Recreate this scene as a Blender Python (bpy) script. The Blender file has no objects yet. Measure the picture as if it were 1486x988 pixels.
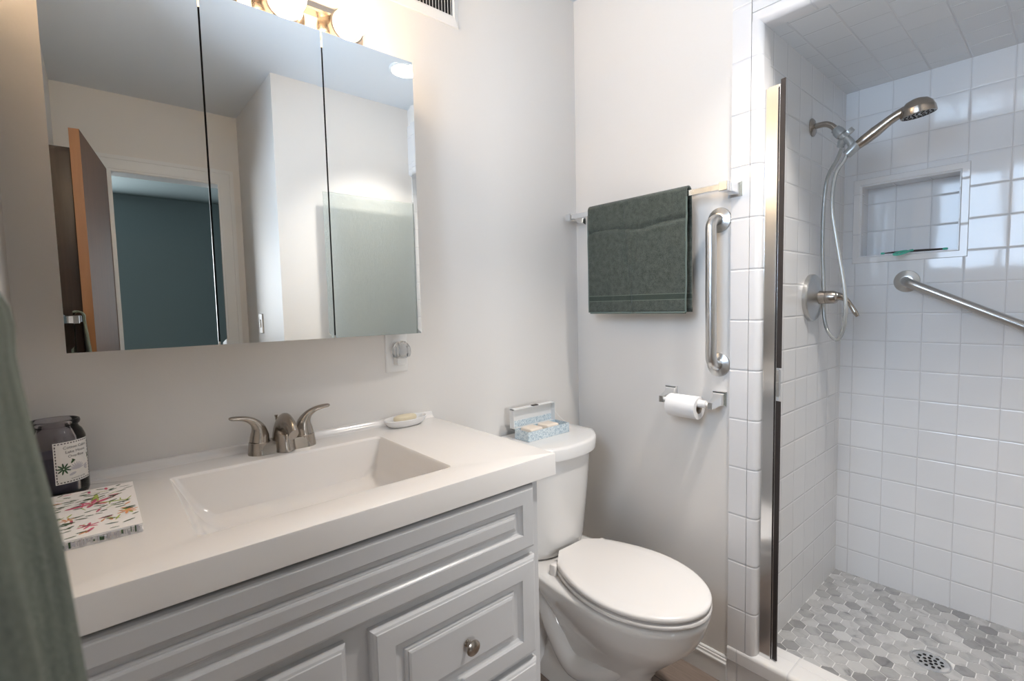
import bpy, bmesh, math, random
from mathutils import Vector, Matrix, noise
random.seed(7)
S = bpy.context.scene
COL = S.collection
PI = math.pi

# ------------------------------------------------------------------ camera
cam_d = bpy.data.cameras.new('camera'); cam = bpy.data.objects.new('camera', cam_d); COL.objects.link(cam)
R_ = Vector((0.74795915, -0.66342772, -0.02051245)); U_ = Vector((0.06141755, 0.03840547, 0.997373)); F_ = Vector((0.66089711, 0.74725409, -0.06947183))
CAM = Vector((-1.49595, -1.36399, 1.25007))
m = Matrix.Identity(4)
for i in range(3):
    m[i][0] = R_[i]; m[i][1] = U_[i]; m[i][2] = -F_[i]; m[i][3] = CAM[i]
cam.matrix_world = m
cam_d.sensor_fit = 'HORIZONTAL'; cam_d.sensor_width = 36.0; cam_d.lens = 709.66/1486*36.0
cam_d.shift_x = -19.4/1486
cam_d.clip_start = 0.004; cam_d.clip_end = 60
cam_d.dof.use_dof = True; cam_d.dof.focus_distance = 1.9; cam_d.dof.aperture_fstop = 11
S.camera = cam

# ------------------------------------------------------------------ world, exposure, large lights
S.view_settings.view_transform = 'Standard'; S.view_settings.look = 'None'
S.view_settings.gamma = 1.0; S.view_settings.use_curve_mapping = False
S.view_settings.exposure = 0.5
W = bpy.data.worlds.new('world'); S.world = W; W.use_nodes = True
W.node_tree.nodes['Background'].inputs[0].default_value = (0.62, 0.78, 1.0, 1)
W.node_tree.nodes['Background'].inputs[1].default_value = 1.0
WIN_POWER = 15.0        # daylight through the window in the left wall
CEIL_POWER = 7.0       # flush ceiling lamp
BULB_STRENGTH = 37.0
ROOM2_POWER = 75.0
CEILING_FILL_POWER = 42.0
def area(name, loc, rot, sx, sy, power, color, shape='RECTANGLE'):
    l = bpy.data.lights.new(name, 'AREA'); l.shape = shape; l.size = sx
    if shape == 'RECTANGLE': l.size_y = sy
    l.energy = power; l.color = color
    o = bpy.data.objects.new(name, l); COL.objects.link(o); o.location = loc; o.rotation_euler = rot
    return o
# sky just outside the window opening, facing into the room (+x)
area('window_daylight', (-1.80, -0.94, 1.80), (0, -PI/2, 0), 0.76, 0.72, WIN_POWER, (0.62, 0.80, 1.0))
# added fill light aimed up through the same opening to brighten the ceiling
area('ceiling_fill', (-2.25, -0.94, 1.05), (0, -PI/2-0.75, 0), 0.9, 0.9, CEILING_FILL_POWER, (0.66, 0.83, 1.0))

# ------------------------------------------------------------------ materials
def new_mat(name):
    mt = bpy.data.materials.new(name); mt.use_nodes = True
    nt = mt.node_tree; return mt, nt, nt.nodes['Principled BSDF']
def N(nt, t, **kw):
    n = nt.nodes.new(t)
    for k, v in kw.items(): setattr(n, k, v)
    return n
def pos_node(nt): return N(nt, 'ShaderNodeNewGeometry').outputs['Position']
def simple(name, col, rough=0.5, metal=0.0, nscale=0, nstr=0.0, ndist=0.002, cvar=0.0, coat=0.0, spec=None, sss=0):
    mt, nt, b = new_mat(name)
    b.inputs['Base Color'].default_value = (*col, 1); b.inputs['Roughness'].default_value = rough; b.inputs['Metallic'].default_value = metal
    if coat: b.inputs['Coat Weight'].default_value = coat; b.inputs['Coat Roughness'].default_value = 0.08
    if spec is not None: b.inputs['Specular IOR Level'].default_value = spec
    if nscale:
        tc = N(nt, 'ShaderNodeTexCoord')
        nz = N(nt, 'ShaderNodeTexNoise'); nz.inputs['Scale'].default_value = nscale; nz.inputs['Detail'].default_value = 4
        nt.links.new(tc.outputs['Object'], nz.inputs['Vector'])
        if nstr:
            bp = N(nt, 'ShaderNodeBump'); bp.inputs['Strength'].default_value = nstr; bp.inputs['Distance'].default_value = ndist
            nt.links.new(nz.outputs['Fac'], bp.inputs['Height']); nt.links.new(bp.outputs[0], b.inputs['Normal'])
        if cvar:
            mx = N(nt, 'ShaderNodeMix', data_type='RGBA'); mx.inputs[6].default_value = (*[c*(1-cvar) for c in col], 1); mx.inputs[7].default_value = (*[min(1, c*(1+cvar)) for c in col], 1)
            nt.links.new(nz.outputs['Fac'], mx.inputs[0]); nt.links.new(mx.outputs[2], b.inputs['Base Color'])
    return mt
def brushed(name, col, rough=0.3, stretch=(1, 1, 60), scale=30):
    mt, nt, b = new_mat(name)
    b.inputs['Base Color'].default_value = (*col, 1); b.inputs['Metallic'].default_value = 1; b.inputs['Roughness'].default_value = rough
    tc = N(nt, 'ShaderNodeTexCoord'); mp = N(nt, 'ShaderNodeMapping'); mp.inputs['Scale'].default_value = stretch
    nz = N(nt, 'ShaderNodeTexNoise'); nz.inputs['Scale'].default_value = scale; nz.inputs['Detail'].default_value = 3
    nt.links.new(tc.outputs['Object'], mp.inputs[0]); nt.links.new(mp.outputs[0], nz.inputs['Vector'])
    mr = N(nt, 'ShaderNodeMapRange'); mr.inputs['To Min'].default_value = rough-0.03; mr.inputs['To Max'].default_value = rough+0.04
    nt.links.new(nz.outputs['Fac'], mr.inputs['Value']); nt.links.new(mr.outputs[0], b.inputs['Roughness'])
    return mt
def tile_mat(name, axes, off, pitch, col=(0.80, 0.81, 0.83), grout=(0.62, 0.62, 0.63), half=0.0011, tilt=0.012, rough=0.06, only=None, stagger=0.0, dirt=0.0):
    """square glazed tiles laid out in world space along two axes; each tile leans by a hair so reflections break at the joints"""
    mt, nt, b = new_mat(name); L = nt.links.new
    sx = N(nt, 'ShaderNodeSeparateXYZ'); L(pos_node(nt), sx.inputs[0])
    def M(op, a, bb=None, c=None):
        n = N(nt, 'ShaderNodeMath', operation=op)
        for i, v in enumerate((a, bb, c)):
            if v is None: continue
            if hasattr(v, 'links'): L(v, n.inputs[i])
            else: n.inputs[i].default_value = v
        return n.outputs[0]
    pu = pitch if not isinstance(pitch, tuple) else pitch[0]; pv = pitch if not isinstance(pitch, tuple) else pitch[1]
    v = M('DIVIDE', M('SUBTRACT', sx.outputs['XYZ'.index(axes[1].upper())], off[1]), pv)
    u = M('DIVIDE', M('SUBTRACT', sx.outputs['XYZ'.index(axes[0].upper())], off[0]), pu)
    if stagger: u = M('ADD', u, M('MULTIPLY', M('MODULO', M('ABSOLUTE', M('FLOOR', v)), 2.0), stagger))
    fu = M('FRACT', u); fv = M('FRACT', v)
    du = M('MULTIPLY', M('MINIMUM', fu, M('SUBTRACT', 1.0, fu)), pu); dv = M('MULTIPLY', M('MINIMUM', fv, M('SUBTRACT', 1.0, fv)), pv)
    d = dv if only == 'v' else M('MINIMUM', du, dv)
    mr = N(nt, 'ShaderNodeMapRange'); mr.inputs['From Min'].default_value = half*0.7; mr.inputs['From Max'].default_value = half*1.3; L(d, mr.inputs['Value'])
    mx = N(nt, 'ShaderNodeMix', data_type='RGBA'); mx.inputs[6].default_value = (*grout, 1)
    L(mr.outputs[0], mx.inputs[0])
    cv = N(nt, 'ShaderNodeCombineXYZ'); L(M('FLOOR', u), cv.inputs[0]); L(M('FLOOR', v), cv.inputs[1])
    wn = N(nt, 'ShaderNodeTexWhiteNoise'); wn.noise_dimensions = '3D'; L(cv.outputs[0], wn.inputs['Vector'])
    cm = N(nt, 'ShaderNodeMix', data_type='RGBA'); cm.inputs[6].default_value = (*[c*0.965 for c in col], 1); cm.inputs[7].default_value = (*col, 1)
    L(wn.outputs['Value'], cm.inputs[0]); L(cm.outputs[2], mx.inputs[7]); L(mx.outputs[2], b.inputs['Base Color'])
    rg = N(nt, 'ShaderNodeMapRange'); rg.inputs['To Min'].default_value = 0.7; rg.inputs['To Max'].default_value = rough; L(mr.outputs[0], rg.inputs['Value']); L(rg.outputs[0], b.inputs['Roughness'])
    h = N(nt, 'ShaderNodeMapRange', interpolation_type='SMOOTHSTEP'); h.inputs['From Min'].default_value = half*0.4; h.inputs['From Max'].default_value = half+0.0035; L(d, h.inputs['Value'])
    nz = N(nt, 'ShaderNodeTexNoise'); nz.inputs['Scale'].default_value = 9.0; L(pos_node(nt), nz.inputs['Vector'])
    hh = M('ADD', h.outputs[0], M('MULTIPLY', nz.outputs['Fac'], 0.35))
    bp = N(nt, 'ShaderNodeBump'); bp.inputs['Strength'].default_value = 0.9; bp.inputs['Distance'].default_value = 0.0011; L(hh, bp.inputs['Height'])
    va = N(nt, 'ShaderNodeVectorMath', operation='SUBTRACT'); L(wn.outputs['Color'], va.inputs[0]); va.inputs[1].default_value = (.5, .5, .5)
    vs = N(nt, 'ShaderNodeVectorMath', operation='SCALE'); L(va.outputs[0], vs.inputs[0]); vs.inputs['Scale'].default_value = tilt
    vd = N(nt, 'ShaderNodeVectorMath', operation='ADD'); L(vs.outputs[0], vd.inputs[0]); L(bp.outputs[0], vd.inputs[1])
    vn = N(nt, 'ShaderNodeVectorMath', operation='NORMALIZE'); L(vd.outputs[0], vn.inputs[0]); L(vn.outputs[0], b.inputs['Normal'])
    return mt

TB = 0.1072; YC = -0.8823; ZR = 0.232; TJ = 0.154; ZJ = 0.2695
M_ = {}
M_['wall'] = simple('wall_paint', (0.78, 0.75, 0.715), 0.55, nscale=160, nstr=0.10, ndist=0.0015)
M_['ceiling'] = simple('ceiling_paint', (0.79, 0.82, 0.85), 0.7, nscale=120, nstr=0.1)
M_['teal'] = simple('teal_paint', (0.20, 0.245, 0.25), 0.6, nscale=90, nstr=0.1, cvar=0.05)
M_['carpet'] = simple('bedroom_carpet', (0.2, 0.19, 0.17), 0.95, nscale=200, nstr=0.5)
M_['trim'] = simple('white_trim_paint', (0.80, 0.80, 0.79), 0.32)
M_['tile_back'] = tile_mat('shower_tile_back', ('y', 'z'), (YC, ZR), TB)
M_['tile_side'] = tile_mat('shower_tile_side', ('x', 'z'), (0.078, ZR), TB, col=(0.79, 0.79, 0.79), rough=0.10)
M_['tile_ceil'] = tile_mat('shower_tile_ceiling', ('x', 'y'), (0.067, YC), TB*1.0, stagger=0.5, col=(0.77, 0.78, 0.79), tilt=0.006)
M_['tile_jamb'] = tile_mat('shower_tile_jamb', ('y', 'z'), (-0.7025, ZJ), (0.9, TJ), only='v', col=(0.80, 0.79, 0.79), half=0.0013)
M_['tile_head'] = tile_mat('shower_tile_header', ('y', 'z'), (-0.7025, ZJ), (TJ, TJ), col=(0.80, 0.79, 0.79), half=0.0013)
M_['tile_curb'] = tile_mat('shower_tile_curb', ('y', 'z'), (-0.83, -0.018), (TJ, 0.2), col=(0.80, 0.79, 0.78), half=0.0013)
M_['grout'] = simple('grout', (0.72, 0.72, 0.71), 0.8, nscale=300, nstr=0.2)
M_['porcelain'] = simple('toilet_porcelain', (0.80, 0.79, 0.775), 0.10, coat=0.4)
M_['seat'] = simple('toilet_seat_plastic', (0.82, 0.80, 0.785), 0.22)
M_['counter'] = simple('cultured_marble', (0.83, 0.80, 0.77), 0.16, coat=0.3)
M_['cab'] = simple('grey_white_cabinet_paint', (0.60, 0.60, 0.605), 0.30, nscale=60, nstr=0.03)
M_['white_plastic'] = simple('white_plastic', (0.82, 0.81, 0.79), 0.35)
M_['chrome'] = simple('chrome', (0.86, 0.87, 0.88), 0.06, 1.0)
M_['nickel'] = brushed('brushed_nickel', (0.42, 0.375, 0.33), 0.24, (1, 1, 14), 60)
M_['steel'] = brushed('brushed_steel', (0.60, 0.59, 0.575), 0.30, (60, 60, 1), 30)
M_['steel2'] = brushed('brushed_steel_bar', (0.50, 0.48, 0.46), 0.28, (40, 1, 1), 30)
M_['alu'] = simple('polished_aluminium', (0.74, 0.75, 0.76), 0.16, 1.0)
M_['gasket'] = simple('dark_rubber_gasket', (0.035, 0.028, 0.026), 0.5)
M_['hole'] = simple('black_hole', (0.008, 0.008, 0.008), 0.9)
M_['silver_plastic'] = simple('satin_grey_plastic', (0.42, 0.43, 0.43), 0.28, 0.5)
M_['hose'] = simple('grey_hose', (0.47, 0.48, 0.47), 0.26, 0.5)
M_['paper'] = simple('tissue_paper', (0.86, 0.85, 0.84), 0.9, nscale=400, nstr=0.25)
M_['soap'] = simple('cream_soap', (0.82, 0.72, 0.52), 0.45, nscale=60, nstr=0.1)
M_['soap2'] = simple('beige_soap', (0.86, 0.76, 0.65), 0.5, nscale=150, nstr=0.3)
M_['dish'] = simple('white_ceramic', (0.85, 0.84, 0.83), 0.35)
M_['dark_wood'] = simple('dark_walnut', (0.035, 0.022, 0.016), 0.3, nscale=8, nstr=0.05, cvar=0.4)
M_['black_gap'] = simple('dark_gap', (0.02, 0.02, 0.02), 0.8)
M_['wax'] = simple('dark_candle_wax', (0.10, 0.105, 0.18), 0.35, nscale=30, cvar=0.4)
M_['leaf_dark'] = simple('printed_dark_green', (0.05, 0.10, 0.045), 0.7)
M_['shell'] = simple('printed_pale_shell', (0.55, 0.52, 0.55), 0.7)
M_['ink'] = simple('printed_ink', (0.12, 0.10, 0.10), 0.7)
M_['label'] = simple('paper_label', (0.84, 0.80, 0.75), 0.6)
M_['pink'] = simple('printed_pink', (0.62, 0.12, 0.20), 0.8)
M_['lime'] = simple('printed_lime', (0.42, 0.50, 0.12), 0.8)
M_['orange'] = simple('printed_orange', (0.72, 0.32, 0.14), 0.8)
M_['napkin'] = simple('napkin_paper', (0.88, 0.85, 0.83), 0.85, nscale=300, nstr=0.15)
M_['green_plastic'] = simple('translucent_green_plastic', (0.10, 0.55, 0.40), 0.2)

# mirror
mt, nt, b = new_mat('mirror_silver'); b.inputs['Base Color'].default_value = (0.90, 0.935, 0.94, 1); b.inputs['Metallic'].default_value = 1; b.inputs['Roughness'].default_value = 0.0
M_['mirror'] = mt
# bulb
mt, nt, b = new_mat('lit_bulb'); b.inputs['Base Color'].default_value = (1, .95, .85, 1); b.inputs['Emission Color'].default_value = (1.0, 0.74, 0.48, 1); b.inputs['Emission Strength'].default_value = BULB_STRENGTH
M_['bulb'] = mt
mt, nt, b = new_mat('lit_diffuser'); b.inputs['Emission Color'].default_value = (1.0, 0.97, 0.92, 1); b.inputs['Emission Strength'].default_value = 8
M_['diffuser'] = mt
# window glass: lets light straight through, with a glossy sheen
def clear_glass(name, tint, bump_scale=0, bump_str=0, gloss=0.12, rough=0.02, haze=0.0):
    mt = bpy.data.materials.new(name); mt.use_nodes = True; nt = mt.node_tree; nt.nodes.clear(); L = nt.links.new
    out = N(nt, 'ShaderNodeOutputMaterial'); tr = N(nt, 'ShaderNodeBsdfTransparent'); tr.inputs[0].default_value = (*tint, 1)
    gl = N(nt, 'ShaderNodeBsdfGlossy'); gl.inputs['Roughness'].default_value = rough
    fr = N(nt, 'ShaderNodeFresnel'); fr.inputs['IOR'].default_value = 1.45
    mx = N(nt, 'ShaderNodeMixShader'); L(fr.outputs[0], mx.inputs[0]); L(tr.outputs[0], mx.inputs[1]); L(gl.outputs[0], mx.inputs[2])
    last = mx.outputs[0]
    if bump_scale:
        tc = N(nt, 'ShaderNodeTexCoord'); mp = N(nt, 'ShaderNodeMapping'); mp.inputs['Scale'].default_value = (3.0, 1, 0.45); L(tc.outputs['Object'], mp.inputs[0])
        nz = N(nt, 'ShaderNodeTexNoise'); nz.inputs['Scale'].default_value = bump_scale; nz.inputs['Detail'].default_value = 2; L(mp.outputs[0], nz.inputs['Vector'])
        bp = N(nt, 'ShaderNodeBump'); bp.inputs['Strength'].default_value = bump_str; bp.inputs['Distance'].default_value = 0.003; L(nz.outputs['Fac'], bp.inputs['Height'])
        L(bp.outputs[0], gl.inputs['Normal']); L(bp.outputs[0], fr.inputs['Normal'])
        if haze:
            df = N(nt, 'ShaderNodeBsdfDiffuse'); df.inputs[0].default_value = (0.76, 0.82, 0.79, 1); L(bp.outputs[0], df.inputs['Normal'])
            m2 = N(nt, 'ShaderNodeMixShader'); m2.inputs[0].default_value = haze; L(last, m2.inputs[1]); L(df.outputs[0], m2.inputs[2]); last = m2.outputs[0]
    L(last, out.inputs[0]); return mt
M_['glass'] = clear_glass('window_glass', (0.97, 0.98, 1.0))
M_['textured_glass'] = clear_glass('textured_shower_glass', (0.97, 0.985, 0.975), 150, 0.9, rough=0.10, haze=0.28)
M_['jar_glass'] = clear_glass('smoked_jar_glass', (0.80, 0.78, 0.79), rough=0.03)
# crystal night light
mt, nt, b = new_mat('crystal_plastic'); b.inputs['Transmission Weight'].default_value = 0.9; b.inputs['Roughness'].default_value = 0.05; b.inputs['IOR'].default_value = 1.5
M_['crystal'] = mt
# brown door wood
def wood(name, c1, c2, rough=0.3, scale=(18, 18, 1.2)):
    mt, nt, b = new_mat(name); L = nt.links.new
    tc = N(nt, 'ShaderNodeTexCoord'); mp = N(nt, 'ShaderNodeMapping'); mp.inputs['Scale'].default_value = scale; L(tc.outputs['Object'], mp.inputs[0])
    nz = N(nt, 'ShaderNodeTexNoise'); nz.inputs['Scale'].default_value = 3; nz.inputs['Detail'].default_value = 6; nz.inputs['Distortion'].default_value = 0.6; L(mp.outputs[0], nz.inputs['Vector'])
    mx = N(nt, 'ShaderNodeMix', data_type='RGBA'); mx.inputs[6].default_value = (*c1, 1); mx.inputs[7].default_value = (*c2, 1); L(nz.outputs['Fac'], mx.inputs[0]); L(mx.outputs[2], b.inputs['Base Color'])
    b.inputs['Roughness'].default_value = rough; return mt
M_['door_face'] = wood('brown_door_veneer', (0.11, 0.055, 0.03), (0.19, 0.095, 0.05), 0.6)
M_['door_edge'] = wood('orange_door_edge', (0.33, 0.15, 0.065), (0.45, 0.22, 0.10))
M_['stand_in'] = wood('dark_stand_in_wood', (0.030, 0.020, 0.016), (0.085, 0.05, 0.035), 0.25)
# floor planks
mt, nt, b = new_mat('taupe_plank_floor'); L = nt.links.new
bt = N(nt, 'ShaderNodeTexBrick'); mp = N(nt, 'ShaderNodeMapping'); mp.inputs['Rotation'].default_value = (0, 0, PI/2); L(pos_node(nt), mp.inputs[0]); L(mp.outputs[0], bt.inputs['Vector'])
bt.inputs['Scale'].default_value = 1.0; bt.inputs['Brick Width'].default_value = 0.9; bt.inputs['Row Height'].default_value = 0.15; bt.inputs['Mortar Size'].default_value = 0.0025
bt.inputs['Color1'].default_value = (0.33, 0.26, 0.22, 1); bt.inputs['Color2'].default_value = (0.25, 0.195, 0.165, 1); bt.inputs['Mortar'].default_value = (0.10, 0.08, 0.07, 1)
nz = N(nt, 'ShaderNodeTexNoise'); mp2 = N(nt, 'ShaderNodeMapping'); mp2.inputs['Scale'].default_value = (30, 2.5, 1); L(pos_node(nt), mp2.inputs[0]); L(mp2.outputs[0], nz.inputs['Vector']); nz.inputs['Detail'].default_value = 5
mx = N(nt, 'ShaderNodeMix', data_type='RGBA', blend_type='MULTIPLY'); mx.inputs[0].default_value = 0.5; L(bt.outputs['Color'], mx.inputs[6]); L(nz.outputs['Fac'], mx.inputs[7]); L(mx.outputs[2], b.inputs['Base Color']); b.inputs['Roughness'].default_value = 0.4
M_['floor'] = mt
# marble hexagons, one tone for each island
mt, nt, b = new_mat('marble_hexagons'); L = nt.links.new
g = N(nt, 'ShaderNodeNewGeometry'); cr = N(nt, 'ShaderNodeValToRGB'); L(g.outputs['Random Per Island'], cr.inputs[0])
e = cr.color_ramp.elements; e[0].position = 0; e[0].color = (0.19, 0.19, 0.195, 1); e[1].position = 1; e[1].color = (0.47, 0.47, 0.47, 1)
x = e.new(0.12); x.color = (0.27, 0.27, 0.27, 1); x = e.new(0.4); x.color = (0.35, 0.35, 0.35, 1); x = e.new(0.75); x.color = (0.41, 0.41, 0.41, 1)
ad = N(nt, 'ShaderNodeVectorMath', operation='ADD'); L(g.outputs['Position'], ad.inputs[0]); cx = N(nt, 'ShaderNodeCombineXYZ'); mm = N(nt, 'ShaderNodeMath', operation='MULTIPLY'); L(g.outputs['Random Per Island'], mm.inputs[0]); mm.inputs[1].default_value = 37.0; L(mm.outputs[0], cx.inputs[2]); L(mm.outputs[0], cx.inputs[0]); L(cx.outputs[0], ad.inputs[1])
nz = N(nt, 'ShaderNodeTexNoise'); nz.inputs['Scale'].default_value = 14; nz.inputs['Detail'].default_value = 5; nz.inputs['Distortion'].default_value = 1.2; L(ad.outputs[0], nz.inputs['Vector'])
rp = N(nt, 'ShaderNodeValToRGB'); L(nz.outputs['Fac'], rp.inputs[0]); e = rp.color_ramp.elements; e[0].position = 0.22; e[0].color = (0.30, 0.30, 0.31, 1); e[1].position = 0.52; e[1].color = (1.12, 1.12, 1.12, 1)
x = e.new(0.36); x.color = (0.88, 0.88, 0.89, 1)
mx = N(nt, 'ShaderNodeMix', data_type='RGBA', blend_type='MULTIPLY'); mx.inputs[0].default_value = 1; L(cr.outputs[0], mx.inputs[6]); L(rp.outputs[0], mx.inputs[7]); L(mx.outputs[2], b.inputs['Base Color']); b.inputs['Roughness'].default_value = 0.32
M_['hex'] = mt
# terry cloth
def terry(name, c_lo, c_hi, band=None, scale=420, vs=(1, 1, 1), n2w=1.0):
    mt, nt, b = new_mat(name); L = nt.links.new
    tc = N(nt, 'ShaderNodeTexCoord')
    n1 = N(nt, 'ShaderNodeTexNoise'); n1.inputs['Scale'].default_value = scale; n1.inputs['Detail'].default_value = 4; n1.inputs['Roughness'].default_value = 0.7; L(tc.outputs['Object'], n1.inputs['Vector'])
    n2 = N(nt, 'ShaderNodeTexNoise'); n2.inputs['Scale'].default_value = 60; n2.inputs['Detail'].default_value = 5; m2_ = N(nt, 'ShaderNodeMapping'); m2_.inputs['Scale'].default_value = vs; L(tc.outputs['Object'], m2_.inputs[0]); L(m2_.outputs[0], n2.inputs['Vector'])
    w1_ = N(nt, 'ShaderNodeMath', operation='MULTIPLY_ADD'); L(n2.outputs['Fac'], w1_.inputs[0]); w1_.inputs[1].default_value = n2w; w1_.inputs[2].default_value = 0.5-0.5*n2w
    a = N(nt, 'ShaderNodeMath', operation='ADD'); L(n1.outputs['Fac'], a.inputs[0]); L(w1_.outputs[0], a.inputs[1])
    r = N(nt, 'ShaderNodeMapRange'); r.inputs['From Min'].default_value = 0.75; r.inputs['From Max'].default_value = 1.3; L(a.outputs[0], r.inputs['Value'])
    mx = N(nt, 'ShaderNodeMix', data_type='RGBA'); mx.inputs[6].default_value = (*c_lo, 1); mx.inputs[7].default_value = (*c_hi, 1); L(r.outputs[0], mx.inputs[0])
    col = mx.outputs[2]; b.inputs['Roughness'].default_value = 0.95; b.inputs['Sheen Weight'].default_value = 0.25; b.inputs['Specular IOR Level'].default_value = 0.1
    bp = N(nt, 'ShaderNodeBump'); bp.inputs['Strength'].default_value = 0.8; bp.inputs['Distance'].default_value = 0.002; L(a.outputs[0], bp.inputs['Height']); L(bp.outputs[0], b.inputs['Normal'])
    if band:
        sx = N(nt, 'ShaderNodeSeparateXYZ'); L(pos_node(nt), sx.inputs[0])
        for (z0, z1, f) in band:
            q1 = N(nt, 'ShaderNodeMath', operation='GREATER_THAN'); q1.inputs[1].default_value = z0; L(sx.outputs[2], q1.inputs[0])
            q2 = N(nt, 'ShaderNodeMath', operation='LESS_THAN'); q2.inputs[1].default_value = z1; L(sx.outputs[2], q2.inputs[0])
            q = N(nt, 'ShaderNodeMath', operation='MULTIPLY'); L(q1.outputs[0], q.inputs[0]); L(q2.outputs[0], q.inputs[1])
            mm = N(nt, 'ShaderNodeMix', data_type='RGBA'); L(q.outputs[0], mm.inputs[0]); L(col, mm.inputs[6]); mm.inputs[7].default_value = (*f, 1); col = mm.outputs[2]
    L(col, b.inputs['Base Color']); return mt
M_['towel'] = terry('dark_green_terry', (0.030, 0.038, 0.032), (0.135, 0.155, 0.133), [(1.281, 1.283, (0.15, 0.18, 0.15)), (1.264, 1.281, (0.050, 0.066, 0.055)), (1.262, 1.264, (0.15, 0.18, 0.15))], n2w=.45)
M_['towel2'] = terry('sage_green_terry', (0.055, 0.072, 0.052), (0.26, 0.295, 0.225), scale=900, vs=(1.6, 1.6, .12))  # upright streaks paint the shade of folds into the cloth colour
M_['hem'] = simple('towel_hem', (0.13, 0.17, 0.15), 0.85, nscale=500, nstr=0.4)
# speckled blue keepsake box
mt, nt, b = new_mat('blue_print_paper'); L = nt.links.new
tc = N(nt, 'ShaderNodeTexCoord'); nz = N(nt, 'ShaderNodeTexNoise'); nz.inputs['Scale'].default_value = 170; nz.inputs['Detail'].default_value = 4; nz.inputs['Distortion'].default_value = 1.5; L(tc.outputs['Object'], nz.inputs['Vector'])
cr = N(nt, 'ShaderNodeValToRGB'); L(nz.outputs['Fac'], cr.inputs[0]); e = cr.color_ramp.elements; e[0].position = 0.40; e[0].color = (0.36, 0.47, 0.55, 1); e[1].position = 0.58; e[1].color = (0.74, 0.80, 0.82, 1); L(cr.outputs[0], b.inputs['Base Color']); b.inputs['Roughness'].default_value = 0.5
M_['blue_print'] = mt
M_['box_rim'] = simple('white_box_board', (0.78, 0.78, 0.77), 0.5)

# ------------------------------------------------------------------ helpers
def tag(o, label, cat=None, group=None, kind=None):
    if label: o['label'] = label
    if cat: o['category'] = cat
    if group: o['group'] = group
    if kind: o['kind'] = kind
    return o
def thing(name, loc, label, cat, group=None):
    o = bpy.data.objects.new(name, None); COL.objects.link(o); o.location = loc; o.empty_display_size = 0.05
    return tag(o, label, cat, group)
def root_loc(p):
    v = Vector((0, 0, 0))
    while p is not None: v += Vector(p.location); p = p.parent
    return v
def finish(name, bm, mat, parent=None, smooth=True, loc=None, angle=35, bevel=0, bseg=2, label=None):
    """bm in world coordinates; loc = world origin of the object"""
    if loc is None: loc = root_loc(parent) if parent else Vector((0, 0, 0))
    loc = Vector(loc)
    bmesh.ops.translate(bm, verts=bm.verts, vec=-loc)
    bmesh.ops.recalc_face_normals(bm, faces=bm.faces)
    me = bpy.data.meshes.new(name); bm.to_mesh(me); bm.free()
    mats = mat if isinstance(mat, (list, tuple)) else [mat]
    for q in mats: me.materials.append(M_[q] if isinstance(q, str) else q)
    o = bpy.data.objects.new(name, me); COL.objects.link(o)
    if parent: o.parent = parent; o.location = loc-root_loc(parent)
    else: o.location = loc
    if smooth:
        me.shade_smooth() if hasattr(me, 'shade_smooth') else None
        for p in me.polygons: p.use_smooth = True
        bmx = bmesh.new(); bmx.from_mesh(me)
        for e_ in bmx.edges:
            if len(e_.link_faces) == 2 and e_.calc_face_angle(0) > math.radians(angle): e_.smooth = False
        bmx.to_mesh(me); bmx.free()
    if bevel:
        md = o.modifiers.new('bevel', 'BEVEL'); md.width = bevel; md.segments = bseg; md.limit_method = 'ANGLE'; md.angle_limit = math.radians(40); md.harden_normals = False
    if label: o['label'] = label
    return o
def part(name, bm, mat, parent, **k): return finish(name, bm, mat, parent, **k)
def single(name, bm, mat, loc, label, cat, group=None, **k):
    o = finish(name, bm, mat, None, loc=loc, **k); return tag(o, label, cat, group)
def struct(name, bm, mat, **k):
    o = finish(name, bm, mat, None, smooth=k.pop('smooth', False), **k); o['kind'] = 'structure'; return o
def B(*boxes, bm=None):
    bm = bm or bmesh.new()
    for lo, hi in boxes:
        x0, x1 = sorted((lo[0], hi[0])); y0, y1 = sorted((lo[1], hi[1])); z0, z1 = sorted((lo[2], hi[2]))
        v = [bm.verts.new(p) for p in ((x0, y0, z0), (x1, y0, z0), (x1, y1, z0), (x0, y1, z0), (x0, y0, z1), (x1, y0, z1), (x1, y1, z1), (x0, y1, z1))]
        for f in ((3, 2, 1, 0), (4, 5, 6, 7), (0, 1, 5, 4), (1, 2, 6, 5), (2, 3, 7, 6), (3, 0, 4, 7)): bm.faces.new([v[i] for i in f])
    return bm
def loft(bm, rings, cap0=True, cap1=True, close=True, mats=None):
    vr = [[bm.verts.new(p) for p in r] for r in rings]
    n = len(vr[0])
    for i in range(len(vr)-1):
        for j in range(n if close else n-1):
            f = bm.faces.new((vr[i][j], vr[i][(j+1) % n], vr[i+1][(j+1) % n], vr[i+1][j]))
            if mats: f.material_index = mats[i]
    if cap0: bm.faces.new(list(reversed(vr[0])))
    if cap1: bm.faces.new(vr[-1])
    return vr
def basis(axis):
    a = Vector(axis).normalized(); t = Vector((0, 0, 1)) if abs(a.z) < 0.9 else Vector((1, 0, 0))
    u = a.cross(t).normalized(); return a, u, u.cross(a).normalized()
def lathe(bm, prof, c, axis=(0, 0, 1), n=32, mats=None, cap0=True, cap1=True):
    a, u, w = basis(axis); c = Vector(c)
    rings = [[c+a*h+(u*math.cos(2*PI*k/n)+w*math.sin(2*PI*k/n))*max(r, 1e-5) for k in range(n)] for r, h in prof]
    loft(bm, rings, cap0, cap1, mats=mats); return bm
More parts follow.
